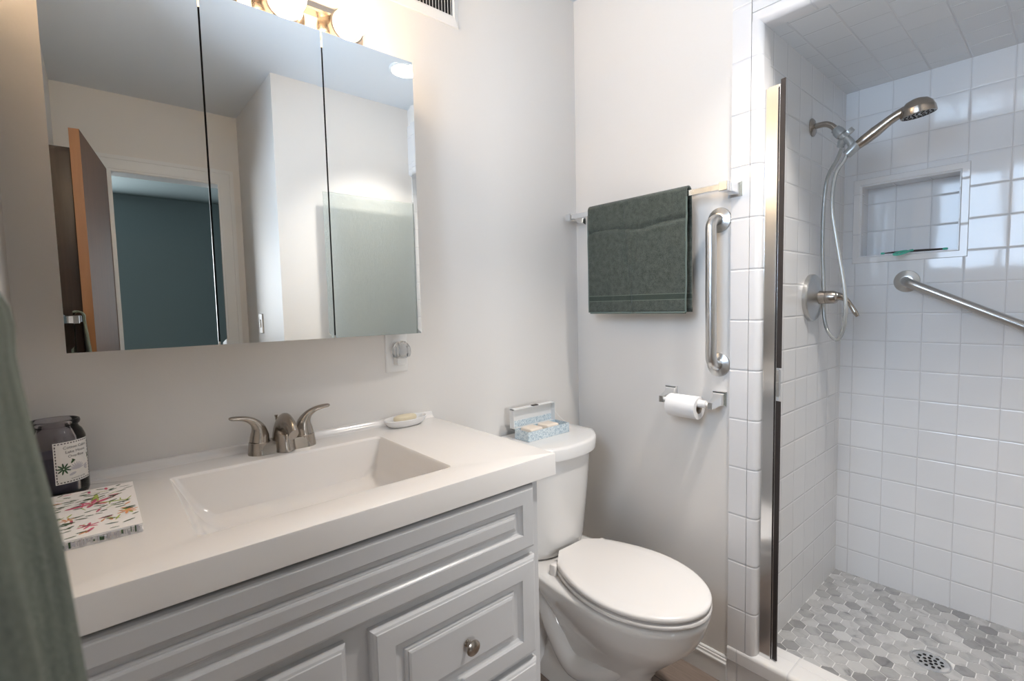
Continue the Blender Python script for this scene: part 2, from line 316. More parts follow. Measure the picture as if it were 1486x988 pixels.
def smooth_path(pts, sub=6):
    P = [Vector(p) for p in pts]; out = []
    for i in range(len(P)-1):
        p0 = P[max(i-1, 0)]; p1 = P[i]; p2 = P[i+1]; p3 = P[min(i+2, len(P)-1)]
        for s in range(sub):
            t = s/sub
            out.append(0.5*((2*p1)+(-p0+p2)*t+(2*p0-5*p1+4*p2-p3)*t*t+(-p0+3*p1-3*p2+p3)*t**3))
    out.append(P[-1]); return out
def interp(vals, sub):
    out = []
    for i in range(len(vals)-1):
        for s in range(sub): out.append(vals[i]+(vals[i+1]-vals[i])*s/sub)
    out.append(vals[-1]); return out
def tube(bm, pts, r, n=16, sub=6, caps=True, flat=None):
    """round (or flattened) bar along a smoothed path; r a number or a list per control point; flat = (width factor, thickness factor) lists"""
    path = smooth_path(pts, sub) if sub > 1 else [Vector(p) for p in pts]
    rr = interp(r, sub) if isinstance(r, (list, tuple)) and sub > 1 else (list(r) if isinstance(r, (list, tuple)) else [r]*len(path))
    fw = interp(flat[0], sub) if flat else [1]*len(path); ft = interp(flat[1], sub) if flat else [1]*len(path)
    T = []
    for i in range(len(path)):
        a = path[max(i-1, 0)]; b_ = path[min(i+1, len(path)-1)]; T.append((b_-a).normalized())
    up = Vector((0, 0, 1)) if abs(T[0].z) < 0.9 else Vector((1, 0, 0))
    u = T[0].cross(up).normalized(); rings = []
    for i, p in enumerate(path):
        u = (u-T[i]*u.dot(T[i])).normalized(); w = T[i].cross(u)
        rings.append([p+u*math.cos(2*PI*k/n)*rr[i]*fw[i]+w*math.sin(2*PI*k/n)*rr[i]*ft[i] for k in range(n)])
    loft(bm, rings, caps, caps); return bm
def rr_ring(x0, x1, y0, y1, r, z, n=6):
    out = []
    r = min(r, (x1-x0)/2-1e-5, (y1-y0)/2-1e-5)
    for cx_, cy_, a0 in ((x1-r, y1-r, 0), (x0+r, y1-r, PI/2), (x0+r, y0+r, PI), (x1-r, y0+r, 1.5*PI)):
        for k in range(n+1):
            a = a0+PI/2*k/n; out.append((cx_+r*math.cos(a), cy_+r*math.sin(a), z))
    return out
def sweep_profile(bm, prof, p0, p1, out, up=(0, 0, 1)):
    """closed profile of (out, up) pairs swept from p0 to p1"""
    o_ = Vector(out); u_ = Vector(up)
    loft(bm, [[Vector(p)+o_*a+u_*b_ for a, b_ in prof] for p in (p0, p1)]); return bm

# ================================================================== THE ROOM
XL = -1.61; CZ = 2.44; W1 = -0.6456; YS = -0.7325; YE = -1.585; XD = 0.7625; YF = -2.35; XJ = -0.755; SZ = 2.05; FZ = 0.132
struct('floor', B(((XL-.1, YF-.12, -0.08), (0.0, 0.1, 0.0))), 'floor')
struct('ceiling', B(((XL-.12, YF-.12, CZ), (0.9, 0.12, CZ+.1))), 'ceiling')
struct('wall_back', B(((XL-.12, 0, -0.05), (0.9, 0.12, CZ))), 'wall')
# left wall with the window opening
WY0, WY1, WZ0, WZ1 = -1.28, -0.60, 1.43, 2.15
struct('wall_left', B(((XL-.12, YF-.12, -.05), (XL, WY0, CZ)), ((XL-.12, WY1, -.05), (XL, 0, CZ)), ((XL-.12, WY0, -.05), (XL, WY1, WZ0)), ((XL-.12, WY0, WZ1), (XL, WY1, CZ))), 'wall')
# painted wall with the towel bar, and the plaster above the shower
struct('wall_right', B(((0, W1, -.05), (0.10, 0, CZ)), ((0, YE, 2.30), (0.10, W1, CZ))), 'wall')
# block beyond the shower and the return to the door wall
struct('wall_jog', B(((XJ, YF, -.05), (0.9, YE, CZ))), 'wall')
DX0, DX1, DZ = -1.383, -0.866, 2.036
struct('wall_front', B(((XL-.12, YF-.11, -.05), (DX0, YF, CZ)), ((DX1, YF-.11, -.05), (XJ+.02, YF, CZ)), ((DX0, YF-.11, DZ), (DX1, YF, CZ))), 'wall')
# window in the left wall
fb = B(((XL-.09, WY0, WZ0), (XL-.02, WY0+.035, WZ1)), ((XL-.09, WY1-.035, WZ0), (XL-.02, WY1, WZ1)), ((XL-.09, WY0, WZ0), (XL-.02, WY1, WZ0+.035)), ((XL-.09, WY0, WZ1-.035), (XL-.02, WY1, WZ1)), ((XL-.075, -1.025, WZ0), (XL-.035, -.99, WZ1)))
win = struct('window_1', fb, 'trim')
part('glass_pane', B(((XL-.058, WY0+.03, WZ0+.03), (XL-.054, WY1-.03, WZ1-.03))), 'glass', win, smooth=False)
cs = B(((XL, WY0-.06, WZ0-.06), (XL+.012, WY0, WZ1+.06)), ((XL, WY1, WZ0-.06), (XL+.012, WY1+.06, WZ1+.06)), ((XL, WY0, WZ1), (XL+.012, WY1, WZ1+.06)), ((XL-.02, WY0-.02, WZ0-.02), (XL+.018, WY1+.02, WZ0)))
part('casing', cs, 'trim', win, smooth=False)

# doorway casing (stepped moulding)
dc = bmesh.new()
for a, b_, t in ((0.0, 0.052, .014), (0.052, 0.072, .020), (-0.012, 0.0, .010)):
    B(((DX1+a, YF, 0), (DX1+b_, YF+t, DZ+b_)), ((DX0-b_, YF, 0), (DX0-a, YF+t, DZ+b_)), ((DX0-a, YF, DZ+a), (DX1+a, YF+t, DZ+b_)), bm=dc)
B(((DX1-.014, YF-.11, 0), (DX1, YF, DZ)), ((DX0, YF-.11, 0), (DX0+.014, YF, DZ)), ((DX0, YF-.11, DZ-.014), (DX1, YF, DZ)), bm=dc)
struct('trim_1', dc, 'trim')
# open brown door, swung into the room
d0 = Vector((-1.388, YF+.02, 0)); d1 = Vector((-1.487, -1.665, 0)); dv = (d1-d0).normalized(); dn = Vector((dv.y, -dv.x, 0))
if dn.x < 0: dn = -dn
t_ = 0.034
dr = bmesh.new()
q0 = d0; q1 = d1
bot = [q0, q1, q1-dn*t_, q0-dn*t_]
loft(dr, [[p+Vector((0, 0, .012)) for p in bot], [p+Vector((0, 0, 2.028)) for p in bot]])
dr.faces.ensure_lookup_table()
for f in dr.faces:
    if abs(f.calc_center_median().y-(d1.y)) < 0.06: f.material_index = 1
door = struct('door_1', dr, ['door_face', 'door_edge'])
hb = bmesh.new(); hc = d1-dv*.06+Vector((0, 0, .95))
lathe(hb, [(.026, 0), (.026, .006), (.011, .010), (.011, .032), (.024, .042), (.028, .055), (.022, .066), (.001, .070)], hc+dn*.0005, dn, 20)
part('door_knob', hb, 'nickel', door)
# bedroom beyond the doorway
r2 = bmesh.new()
struct('wall_bedroom', B(((-3.4, -5.2, -.05), (-3.3, YF-.11, 2.5)), ((0.9, -5.2, -.05), (1.0, YF-.11, 2.5)), ((-3.4, -5.3, -.05), (1.0, -5.2, 2.5)), ((-3.4, YF-.12, -.05), (XL-.12, YF-.02, 2.5)), ((XJ, YF-.12, -.05), (1.0, YF, 2.5))), 'teal')
struct('ceiling_bedroom', B(((-3.4, -5.3, 2.44), (1.0, YF-.12, 2.52))), 'teal')
struct('floor_bedroom', B(((-3.4, -5.3, -.08), (1.0, YF-.12, 0))), 'carpet')
# added window frames with fill lights shining through the doorway into the bathroom
for n_, (xa, xb) in enumerate(((-2.45, -1.50), (-0.22, 0.70))):
    w2 = struct('window_%d' % (n_+2), B(((xa-.06, -5.198, .92), (xa, -5.17, 2.16)), ((xb, -5.198, .92), (xb+.06, -5.17, 2.16)), ((xa, -5.198, .92), (xb, -5.17, .98)), ((xa, -5.198, 2.10), (xb, -5.17, 2.16)), (((xa+xb)/2-.02, -5.198, .98), ((xa+xb)/2+.02, -5.17, 2.10))), 'trim')
    area('bedroom_fill_light', ((xa+xb)/2, -5.16, 1.54), (PI/2, 0, 0), xb-xa, 1.10, ROOM2_POWER*(0.75, 0.12)[n_], (0.93, 0.96, 1.0))

# baseboards with a moulded cap
def baseboard(name, p0, p1, out):
    prof = [(0, 0), (.013, 0), (.013, .060), (.0145, .062), (.0145, .068), (.0105, .072), (.0095, .079), (.007, .081), (.0065, .086), (.003, .089), (0, .089)]
    bm = bmesh.new(); sweep_profile(bm, prof, p0, p1, out); return struct(name, bm, 'trim')
baseboard('baseboard_right', (0, -.001, 0), (0, W1+.001, 0), (-1, 0, 0))
baseboard('baseboard_back', (-.742, 0, 0), (-.015, 0, 0), (0, -1, 0))
baseboard('baseboard_jog', (XJ, YF+.001, 0), (XJ, YE, 0), (-1, 0, 0))
baseboard('baseboard_front', (XJ-.015, YF, 0), (DX1+.075, YF, 0), (0, 1, 0))

# ================================================================== SHOWER SHELL
struct('wall_shower_side', B(((0.012, YS, -.05), (0.9, 0.0, CZ))), 'tile_side')
NY0, NY1, NZ0, NZ1, ND = -1.079, -0.792, 1.417, 1.684, 0.09
struct('wall_shower_back', B(((XD, YE-.02, -.05), (0.9, NY0, CZ)), ((XD, NY1, -.05), (0.9, YS, CZ)), ((XD, NY0, -.05), (0.9, NY1, NZ0)), ((XD, NY0, NZ1), (0.9, NY1, CZ)), ((XD+ND, NY0, NZ0), (0.9, NY1, NZ1))), 'tile_back')
# moulded trim round the niche
nf = bmesh.new(); w_ = .027; h_ = .0045
prof_out = [(0, 0), (.010, 0)]
def ring_yz(y0, y1, z0, z1, x): return [(x, y0, z0), (x, y1, z0), (x, y1, z1), (x, y0, z1)]
loft(nf, [ring_yz(NY0-w_, NY1+w_, NZ0-w_, NZ1+w_, XD), ring_yz(NY0-w_+.002, NY1+w_-.002, NZ0-w_+.002, NZ1+w_-.002, XD-h_), ring_yz(NY0-.006, NY1+.006, NZ0-.006, NZ1+.006, XD-h_), ring_yz(NY0+.0012, NY1-.0012, NZ0+.0012, NZ1-.0012, XD+.004), ring_yz(NY0+.0012, NY1-.0012, NZ0+.0012, NZ1-.0012, XD+.03)], False, False)
struct('trim_2', nf, 'tile_jamb')
struct('ceiling_shower', B(((0.012, YE, SZ), (0.9, YS, SZ+.25))), 'tile_ceil')
struct('wall_shower_end', B(((0.012, YE-.01, -.05), (XD+.05, YE+.012, SZ))), 'tile_side')
# tiled jamb beside the painted wall: a flat column and a bullnose column
JX = -0.006
jb = bmesh.new()
B(((JX, -.7015, .115), (0.02, W1, 2.34)), bm=jb)
prof = [(0.05, -.7030), (JX, -.7030)]
for k in range(9):
    a = k/8*PI/2; prof.append((JX+.016*(1-math.cos(a)), -.7165-.0175*math.sin(a)))
prof += [(0.05, YS-.0015)]
loft(jb, [[(x_, y_, z_) for x_, y_ in prof] for z_ in (.115, 2.062)])
struct('trim_3', jb, 'tile_jamb', smooth=True)
# header over the opening: bullnose course, then square tiles
hd = bmesh.new()
prof = [(0.05, 2.085), (JX, 2.085)]
for k in range(9):
    a = k/8*PI/2; prof.append((JX+.016*(1-math.cos(a)), 2.066-.0175*math.sin(a)))
prof += [(0.05, SZ-.0015)]
loft(hd, [[(x_, y_, z_) for x_, z_ in prof] for y_ in (-.7035, YE)])
B(((JX, YE, 2.0865), (0.02, -.7035, 2.34)), bm=hd)
struct('trim_4', hd, 'tile_head', smooth=True)
# curb
cb = bmesh.new()
CBZ = 0.137
prof = [(JX, 0.0), (JX, .085)]
pr2 = [(-.010, .090)]
for k in range(9):
    a = k/8*PI/2; pr2.append((-.010+.014*(1-math.cos(a)), CBZ-.014+.014*math.sin(a)))
pr2 += [(.055, CBZ), (.056, CBZ-.001), (.0575, CBZ-.001), (.058, CBZ), (.098, CBZ-.001), (.100, CBZ-.004), (.100, 0)]
loft(cb, [[(x_, y_, z_) for x_, z_ in prof+pr2] for y_ in (W1, YE)])
struct('trim_5', cb, 'tile_curb', smooth=True)

# hexagon mosaic shower floor
hx = bmesh.new()
B(((0.09, YE, FZ-.10), (XD, YS, FZ-.0012)), bm=hx)
P = .0495; PX = .0424; rad = P/math.sqrt(3)-.0016
def clip_poly(poly, x0, x1, y0, y1):
    for ax, lim, s in ((0, x0, 1), (0, x1, -1), (1, y0, 1), (1, y1, -1)):
        out = []
        for i in range(len(poly)):
            a = poly[i]; b_ = poly[(i+1) % len(poly)]; da = (a[ax]-lim)*s; db = (b_[ax]-lim)*s
            if da >= 0: out.append(a)
            if (da >= 0) != (db >= 0):
                t = da/(da-db); out.append((a[0]+(b_[0]-a[0])*t, a[1]+(b_[1]-a[1])*t))
        poly = out
        if len(poly) < 3: return []
    return poly
DRC = (0.378, -1.103)
for i in range(-6, 14):
    for k in range(-20, 6):
        cx_ = .272+PX*i; cy_ = -.809+P*k-(P/2 if i % 2 else 0)
        if (cx_-DRC[0])**2+(cy_-DRC[1])**2 < .047**2: continue
        pl = clip_poly([(cx_+rad*math.cos(PI/3*q)*.985, cy_+rad*math.sin(PI/3*q)) for q in range(6)], .102, XD-.001, YE+.013, YS-.001)
        if len(pl) < 3: continue
        ar = sum(pl[j][0]*pl[(j+1) % len(pl)][1]-pl[(j+1) % len(pl)][0]*pl[j][1] for j in range(len(pl)))/2
        if abs(ar) < 3e-5: continue
        vb = [hx.verts.new((x_, y_, FZ-.0013)) for x_, y_ in pl]; vt = [hx.verts.new((x_, y_, FZ)) for x_, y_ in pl]
        for j in range(len(pl)):
            f = hx.faces.new((vb[j], vb[(j+1) % len(pl)], vt[(j+1) % len(pl)], vt[j])); f.material_index = 1
        f = hx.faces.new(vt); f.material_index = 1
struct('floor_shower', hx, ['grout', 'hex'])

# ================================================================== MIRROR CABINET
MY = -0.115; mx_ = [-1.5347, -1.2883, -1.0355, -0.7885]; MZ0, MZ1 = 1.1802, 1.9294
mc = thing('mirror_cabinet', (-1.16, 0, MZ0), 'wide wall cabinet with three mirror doors above the white sink top', 'cabinet')
part('body', B(((mx_[0]+.01, MY+.012, MZ0+.004), (mx_[3]-.006, -.0005, MZ1-.032))), 'white_plastic', mc, bevel=.002)
part('door_gap_shade', B(((mx_[0]+.012, MY+.0085, MZ0+.006), (mx_[3]-.008, MY+.012, MZ1-.034))), 'black_gap', mc, smooth=False)  # black sheet puts the shade of the door gaps into colour
for i in range(3):
    x0 = mx_[i]+(.0018 if i else 0); x1 = mx_[i+1]-(.0018 if i < 2 else 0)
    bm = bmesh.new(); bv = .013
    def rg(x0_, x1_, z0_, z1_, y_): return [(x0_, y_, z0_), (x1_, y_, z0_), (x1_, y_, z1_), (x0_, y_, z1_)]
    loft(bm, [rg(x0, x1, MZ0, MZ1, MY+.004), rg(x0, x1, MZ0, MZ1, MY+.00007), rg(x0+bv, x1-bv, MZ0+bv, MZ1-bv, MY)], False, True)
    o = part('mirror_door', bm, 'mirror', mc, smooth=False)
    bk = part('door_back', B(((x0+.0015, MY+.004, MZ0+.001), (x1-.0015, MY+.0085, MZ1-.001))), 'gasket', o, smooth=False)  # backs coloured dark so the gaps between doors look shaded

# ================================================================== VANITY LIGHT
vl = thing('vanity_light', (-1.1745, 0, 2.0), 'brushed metal bar light with four round globe bulbs on the wall above the mirror cabinet', 'light')
bulb_x = [-1.407, -1.252, -1.097, -0.942]
bm = bmesh.new()
lp = [(0, 2.022), (-.030, 2.022), (-.034, 2.026), (-.034, 2.040), (-.030, 2.044), (0, 2.044)]
loft(bm, [[(x_, y_, z_) for y_, z_ in lp] for x_ in (-1.46, -.955)])
part('bar', bm, 'nickel', vl)
for x_ in bulb_x:
    bm = bmesh.new(); lathe(bm, [(.062, .001), (.062, .008), (.056, .014), (.047, .022), (.042, .034), (.042, .044), (.044, .046), (.044, .052), (.040, .054), (.036, .050), (.030, .040)], (x_, 0, 1.999), (0, -1, 0), 36)
    part('socket_cup', bm, 'nickel', vl)
    bm = bmesh.new(); pf = [(.014, .036), (.016, .046)]
    for k in range(17):
        a = -PI/2+.45+(PI-.45)*k/16; pf.append((.0385*math.cos(a), .0905+.0385*math.sin(a)))
    lathe(bm, pf, (x_, 0, 1.999), (0, -1, 0), 32)
    part('bulb', bm, 'bulb', vl)

# ================================================================== AIR VENT
vt = thing('air_vent', (-.74, 0, 2.23), 'white metal air register with narrow vertical slots high on the wall right of the bulbs', 'vent')
bm = bmesh.new(); vx0, vx1, vz0, vz1 = -.93, -.552, 2.147, 2.35
def fr(x0, x1, z0, z1, y): return [(x0, y, z0), (x1, y, z0), (x1, y, z1), (x0, y, z1)]
gi = (.024, .030)
loft(bm, [fr(vx0, vx1, vz0, vz1, 0), fr(vx0+.001, vx1-.001, vz0+.001, vz1-.001, -.004), fr(vx0+gi[0]-.006, vx1-gi[0]+.006, vz0+gi[1]-.006, vz1-gi[1]+.006, -.009), fr(vx0+gi[0], vx1-gi[0], vz0+gi[1], vz1-gi[1], -.007), fr(vx0+gi[0], vx1-gi[0], vz0+gi[1], vz1-gi[1], -.0005)], False, False)
part('frame', bm, 'white_plastic', vt, smooth=False)
part('duct_opening', B(((vx0+gi[0], -.0012, vz0+gi[1]), (vx1-gi[0], -.0004, vz1-gi[1]))), 'black_gap', vt, smooth=False)
nsl = 30; sw = (vx1-vx0-2*gi[0])/nsl
for k in range(nsl):
    x_ = vx0+gi[0]+sw*(k+.5); bm = bmesh.new(); th = .5
    pr = [(-.0035, -.0085), (.0015, -.0014), (.0028, -.0014), (-.0020, -.0088)]
    loft(bm, [[(x_+a, b_, z_) for a, b_ in pr] for z_ in (vz0+gi[1], vz1-gi[1])])
    part('slat', bm, 'white_plastic', vt, smooth=False)
bm = bmesh.new()
lathe(bm, [(.004, .006), (.004, .010), (.002, .0115)], (vx1-.012, 0, 2.24), (0, -1, 0), 12)
part('screw', bm, 'white_plastic', vt)

# ================================================================== CEILING LAMP
cl = thing('ceiling_light', (-.245, -1.13, CZ), 'round flush lit ceiling lamp near the shower, caught in the right mirror door', 'light')
bm = bmesh.new(); lathe(bm, [(.086, 0), (.086, -.006), (.080, -.011), (.075, -.010)], (-.245, -1.13, CZ), (0, 0, 1), 48, cap0=False, cap1=False); part('trim_ring', bm, 'white_plastic', cl)
bm = bmesh.new(); lathe(bm, [(.075, -.003), (.073, -.010), (.05, -.013), (.001, -.014)], (-.245, -1.13, CZ), (0, 0, 1), 48); part('diffuser', bm, 'diffuser', cl)
la = area('ceiling_lamp_light', (-.245, -1.13, CZ-.02), (0, 0, 0), .13, .13, CEIL_POWER, (1.0, 0.93, 0.86), "DISK"); la.data.spread = math.radians(98)

# ================================================================== OUTLET AND NIGHT LIGHT
ol = thing('wall_outlet', (-.813, 0, 1.12), 'white wall outlet plate half hidden under the mirror cabinet', 'outlet')
bm = bmesh.new(); rings = []
for ins, y_ in ((0, 0), (0, -.003), (.002, -.0055), (.004, -.0062)): rings.append([(x_, y_, z_) for x_, z_, _ in rr_ring(-.849+ins, -.777-ins, 1.060+ins, 1.178-ins, .004, 0)])
loft(bm, rings); part('cover_plate', bm, 'white_plastic', ol)
for zc in (1.092, 1.146):
    bm = bmesh.new(); loft(bm, [[(x_, y_, z_) for x_, z_, _ in rr_ring(-.829, -.797, zc-.014, zc+.014, .010, 0)] for y_ in (-.006, -.0072)]); part('socket', bm, 'trim', ol)
nl = thing('night_light', (-.812, -.007, 1.115), 'clear crystal plug-in night light standing out of the white outlet', 'night light')
bm = bmesh.new(); rings = []
for s_, y_ in ((1, -.0073), (1, -.026), (.9, -.030)): rings.append([(x_, y_, z_) for x_, z_, _ in rr_ring(-.810-.016*s_, -.810+.016*s_, 1.098-.016*s_, 1.098+.014*s_, .005, 0)])
loft(bm, rings); part('plug_body', bm, 'white_plastic', nl)
bm = bmesh.new()
pf = [(.010, .0), (.024, .004), (.0275, .016), (.0265, .030), (.021, .042), (.012, .050), (.002, .052)]
lathe(bm, pf, (-.812, -.034, 1.104), (0, 0, 1), 20)
for i, v in enumerate(bm.verts):
    a = math.atan2(v.co.y+.034, v.co.x+.812); k = 1+.055*math.cos(a*10)*(1 if int(v.co.z*120) % 2 else -1); v.co.x = -.812+(v.co.x+.812)*k; v.co.y = -.034+(v.co.y+.034)*.72*k
part('crystal_shade', bm, 'crystal', nl, smooth=False)

# ================================================================== VANITY
XC0, XC1, YV, ZV, TH = XL+.004, -0.7037, -0.5677, 0.9082, 0.051
vt_ = thing('countertop', (-1.157, -.28, ZV-TH), 'white one-piece vanity top with a wide rectangular sink basin', 'countertop')
bm = bmesh.new(); n_ = 6
R = []
R.append(rr_ring(XC0, XC1, YV, -.001, .003, ZV-TH)); R.append(rr_ring(XC0, XC1, YV, -.001, .004, ZV-.004)); R.append(rr_ring(XC0+.001, XC1-.001, YV+.001, -.001, .004, ZV-.001)); R.append(rr_ring(XC0+.004, XC1-.004, YV+.004, -.002, .004, ZV))
bx0, bx1, by0, by1 = -1.395, -.930, -.478, -.116
R.append(rr_ring(bx0-.006, bx1+.006, by0-.006, by1+.006, .014, ZV)); R.append(rr_ring(bx0, bx1, by0, by1, .012, ZV-.0012)); R.append(rr_ring(bx0+.004, bx1-.004, by0+.004, by1-.004, .012, ZV-.006))
for i1, i2, i3, r_, z_ in ((.020, .012, .010, .014, .040), (.036, .022, .017, .020, .074), (.050, .034, .027, .028, .094), (.070, .052, .045, .036, .106), (.11, .09, .08, .05, .1115)):
    R.append(rr_ring(bx0+i1, bx1-i2, by0+i2, by1-i3, r_, ZV-z_))
R.append(rr_ring(-1.19, -1.14, -.32, -.27, .024, ZV-.114))
loft(bm, R, False, True)
part('top_with_basin', bm, 'counter', vt_, angle=28)
bm = bmesh.new(); pr = [(0, ZV-.001), (-.030, ZV-.0005), (-.022, ZV+.003), (-.018, ZV+.008), (-.016, ZV+.014), (-.013, ZV+.0165), (0, ZV+.0165)]
loft(bm, [[(x_, y_, z_) for y_, z_ in pr] for x_ in (XC0, XC1-.002)]); part('back_ridge', bm, 'counter', vt_, angle=60)
bm = bmesh.new(); lathe(bm, [(.022, 0), (.022, .002), (.018, .003), (.016, .001), (.001, .001)], (-1.165, -.295, ZV-.114), (0, 0, 1), 24); part('basin_drain', bm, 'nickel', vt_)

vc = thing('vanity_cabinet', (-1.177, -.27, 0), 'pale grey vanity cabinet with raised panel drawers under the white sink top', 'cabinet')
VX0, VX1, VF = XL+.006, -0.7445, -0.545
part('body', B(((VX0, VF, .09), (VX1, VF+.018, ZV-TH-.0005)), ((VX0, VF+.018, .09), (VX0+.016, -.002, ZV-TH-.0005)), ((VX1-.016, VF+.018, .09), (VX1, -.002, ZV-TH-.0005)), ((VX0+.016, -.008, .09), (VX1-.016, -.002, ZV-TH-.0005)), ((VX0+.016, VF+.018, .09), (VX1-.016, -.008, .106)), ((VX0+.01, VF+.06, 0), (VX1, -.002, .09))), 'cab', vc, bevel=.0015)
def raised(x0, x1, z0, z1, prof):
    bm = bmesh.new(); rings = []
    for ins, d in prof: rings.append([(x0+ins, VF-d, z0+ins), (x1-ins, VF-d, z0+ins), (x1-ins, VF-d, z1-ins), (x0+ins, VF-d, z1-ins)])
    loft(bm, rings, True, True); return bm
PF = [(0, 0.0003), (0, .010), (.0015, .013), (.005, .0165), (.009, .018), (.010, .0198), (.011, .020), (.044, .020), (.0448, .0165), (.0475, .0135), (.053, .0105), (.058, .0095), (.0635, .0095), (.0642, .0125), (.067, .0145), (.0705, .0145), (.0712, .0175), (.075, .0190), (.078, .0190)]
PT = [(i_*.86 if i_ < .05 else i_*.84, d) for i_, d in PF]
def knob(c, parent):
    bm = bmesh.new(); lathe(bm, [(.0075, 0), (.0075, .002), (.0045, .004), (.0040, .012), (.006, .015), (.0135, .0175), (.0160, .020), (.0155, .0225), (.011, .0255), (.001, .027)], c, (0, -1, 0), 28)
    k = part('knob', bm, 'nickel', parent, label='round brushed nickel knob'); return k
o = part('false_drawer_front', raised(VX0+.004, -.769, .703, ZV-TH-.008, PT), 'cab', vc, angle=12)
for z0, z1 in ((.452, .684), (.205, .437)):
    o = part('drawer', raised(-1.163, -.768, z0, z1, PF), 'cab', vc, angle=12)
    knob((-.963, VF-.019, (z0+z1)/2), o)
o = part('cabinet_door', raised(VX0+.004, -1.206, .115, .684, PF), 'cab', vc, angle=12)
knob((-1.235, VF-.019, .36), o)

# faucet
fc = thing('faucet', (-1.158, -.06, ZV), 'brushed nickel two-handle faucet between the basin and the wall', 'faucet')
FC = (-1.158, -.062)
bm = bmesh.new(); rings = []
for ins, z_ in ((0, 0), (.001, .004), (.004, .020), (.007, .027), (.010, .0285)): rings.append([(x_, y_, ZV+z_) for x_, y_, _ in rr_ring(FC[0]-.078+ins, FC[0]+.078-ins, FC[1]-.028+ins, FC[1]+.028-ins, .028-ins, 0, 10)])
loft(bm, rings); part('base_plate', bm, 'nickel', fc)
for s_ in (-1, 1):
    hx_ = FC[0]+s_*.052
    bm = bmesh.new(); lathe(bm, [(.0265, .002), (.024, .022), (.0235, .029), (.0225, .030)], (hx_, FC[1], ZV), (0, 0, 1), 28); part('handle_base', bm, 'nickel', fc)
    bm = bmesh.new()
    path = [(hx_, FC[1], ZV+.030), (hx_+s_*-.001, FC[1], ZV+.045), (hx_+s_*.001, FC[1]-.001, ZV+.062), (hx_+s_*.010, FC[1]-.003, ZV+.078), (hx_+s_*.026, FC[1]-.006, ZV+.089), (hx_+s_*.044, FC[1]-.009, ZV+.094), (hx_+s_*.058, FC[1]-.011, ZV+.0955), (hx_+s_*.063, FC[1]-.012, ZV+.0955)]
    tube(bm, path, [.0222, .0205, .0165, .0115, .0090, .0088, .0080, .003], 20, 5, flat=([1, 1, 1, 1, 1, 1.05, 1.05, 1], [1, 1, .95, .85, .7, .55, .5, .5]))
    part('lever_handle', bm, 'nickel', fc)
bm = bmesh.new()
sp = [(FC[0], FC[1]-.003, ZV+.004), (FC[0], FC[1]-.004, ZV+.024), (FC[0], FC[1]-.003, ZV+.048), (FC[0], FC[1]-.012, ZV+.064), (FC[0], FC[1]-.034, ZV+.0735), (FC[0], FC[1]-.058, ZV+.072), (FC[0], FC[1]-.080, ZV+.063), (FC[0], FC[1]-.092, ZV+.052)]
tube(bm, sp, [.0430, .0360, .0290, .0245, .0225, .0215, .0208, .0202], 28, 7, flat=([1]*8, [.64, .70, .72, .68, .64, .60, .56, .54]))
part('spout', bm, 'nickel', fc, angle=60)
bm = bmesh.new(); tube(bm, [(FC[0]-.006, FC[1]+.022, ZV+.03), (FC[0]-.006, FC[1]+.024, ZV+.070), (FC[0]-.006, FC[1]+.024, ZV+.083)], [.002, .002, .0045], 10, 3); part('lift_rod', bm, 'nickel', fc)

# soap dish and soap bar
sd = bmesh.new(); DC = (-.820, -.060, ZV)
def oval(c, rx, ry, z, n=40, rot=0.0):
    return [(c[0]+rx*math.cos(2*PI*k/n)*math.cos(rot)-ry*math.sin(2*PI*k/n)*math.sin(rot), c[1]+rx*math.cos(2*PI*k/n)*math.sin(rot)+ry*math.sin(2*PI*k/n)*math.cos(rot), c[2]+z) for k in range(n)]
DR = 0.12
loft(sd, [oval(DC, 0.0473, 0.0242, 0, rot=DR), oval(DC, 0.0572, 0.0315, .004, rot=DR), oval(DC, 0.0660, 0.0389, .014, rot=DR), oval(DC, 0.0693, 0.0420, .022, rot=DR), oval(DC, 0.0677, 0.0404, .0235, rot=DR), oval(DC, 0.0627, 0.0357, .018, rot=DR), oval(DC, 0.0495, 0.0273, .009, rot=DR), oval(DC, .02, .01, .008, rot=DR)])
single('soap_dish', sd, 'dish', DC, 'oval white ceramic soap dish on the right end of the vanity top', 'soap dish')
bm = bmesh.new(); SC = (-.822, -.060, ZV+.0095)
loft(bm, [oval(SC, .030, .016, 0, rot=DR), oval(SC, .036, .021, .005, rot=DR), oval(SC, .038, .0225, .012, rot=DR), oval(SC, .036, .021, .018, rot=DR), oval(SC, .030, .016, .0205, rot=DR), oval(SC, .01, .006, .0212, rot=DR)])
single('soap_bar', bm, 'soap', SC, 'pale yellow soap bar lying in the oval white dish', 'soap')

# candle jar
JC = Vector((-1.5625, -.082, ZV))
cj = thing('candle_jar', JC, 'dark blue-grey candle in a smoked glass jar with a shell label, beside the green towel', 'candle')
bm = bmesh.new()
pf = [(.001, .0), (.040, .0), (.0435, .003), (.0450, .010), (.0450, .098), (.0440, .112), (.0400, .124), (.0355, .130), (.0345, .134), (.0375, .137), (.0385, .141), (.0375, .145), (.0350, .146), (.0330, .143), (.0325, .134), (.0340, .128), (.0415, .112), (.0425, .098), (.0425, .012), (.001, .010)]
lathe(bm, pf, JC, (0, 0, 1), 40, cap0=True, cap1=True); part('glass_jar', bm, 'jar_glass', cj, angle=50)
bm = bmesh.new(); lathe(bm, [(.001, .0108), (.0420, .0128), (.0420, .076), (.0415, .080), (.001, .079)], JC, (0, 0, 1), 40); part('wax', bm, 'wax', cj)
bm = bmesh.new(); tube(bm, [JC+Vector((0, 0, .079)), JC+Vector((.001, 0, .090))], .0012, 8, 1); part('wick', bm, 'ink', cj)
def on_jar(a, z, r=.0456): return (JC.x+r*math.cos(a), JC.y+r*math.sin(a), JC.z+z)
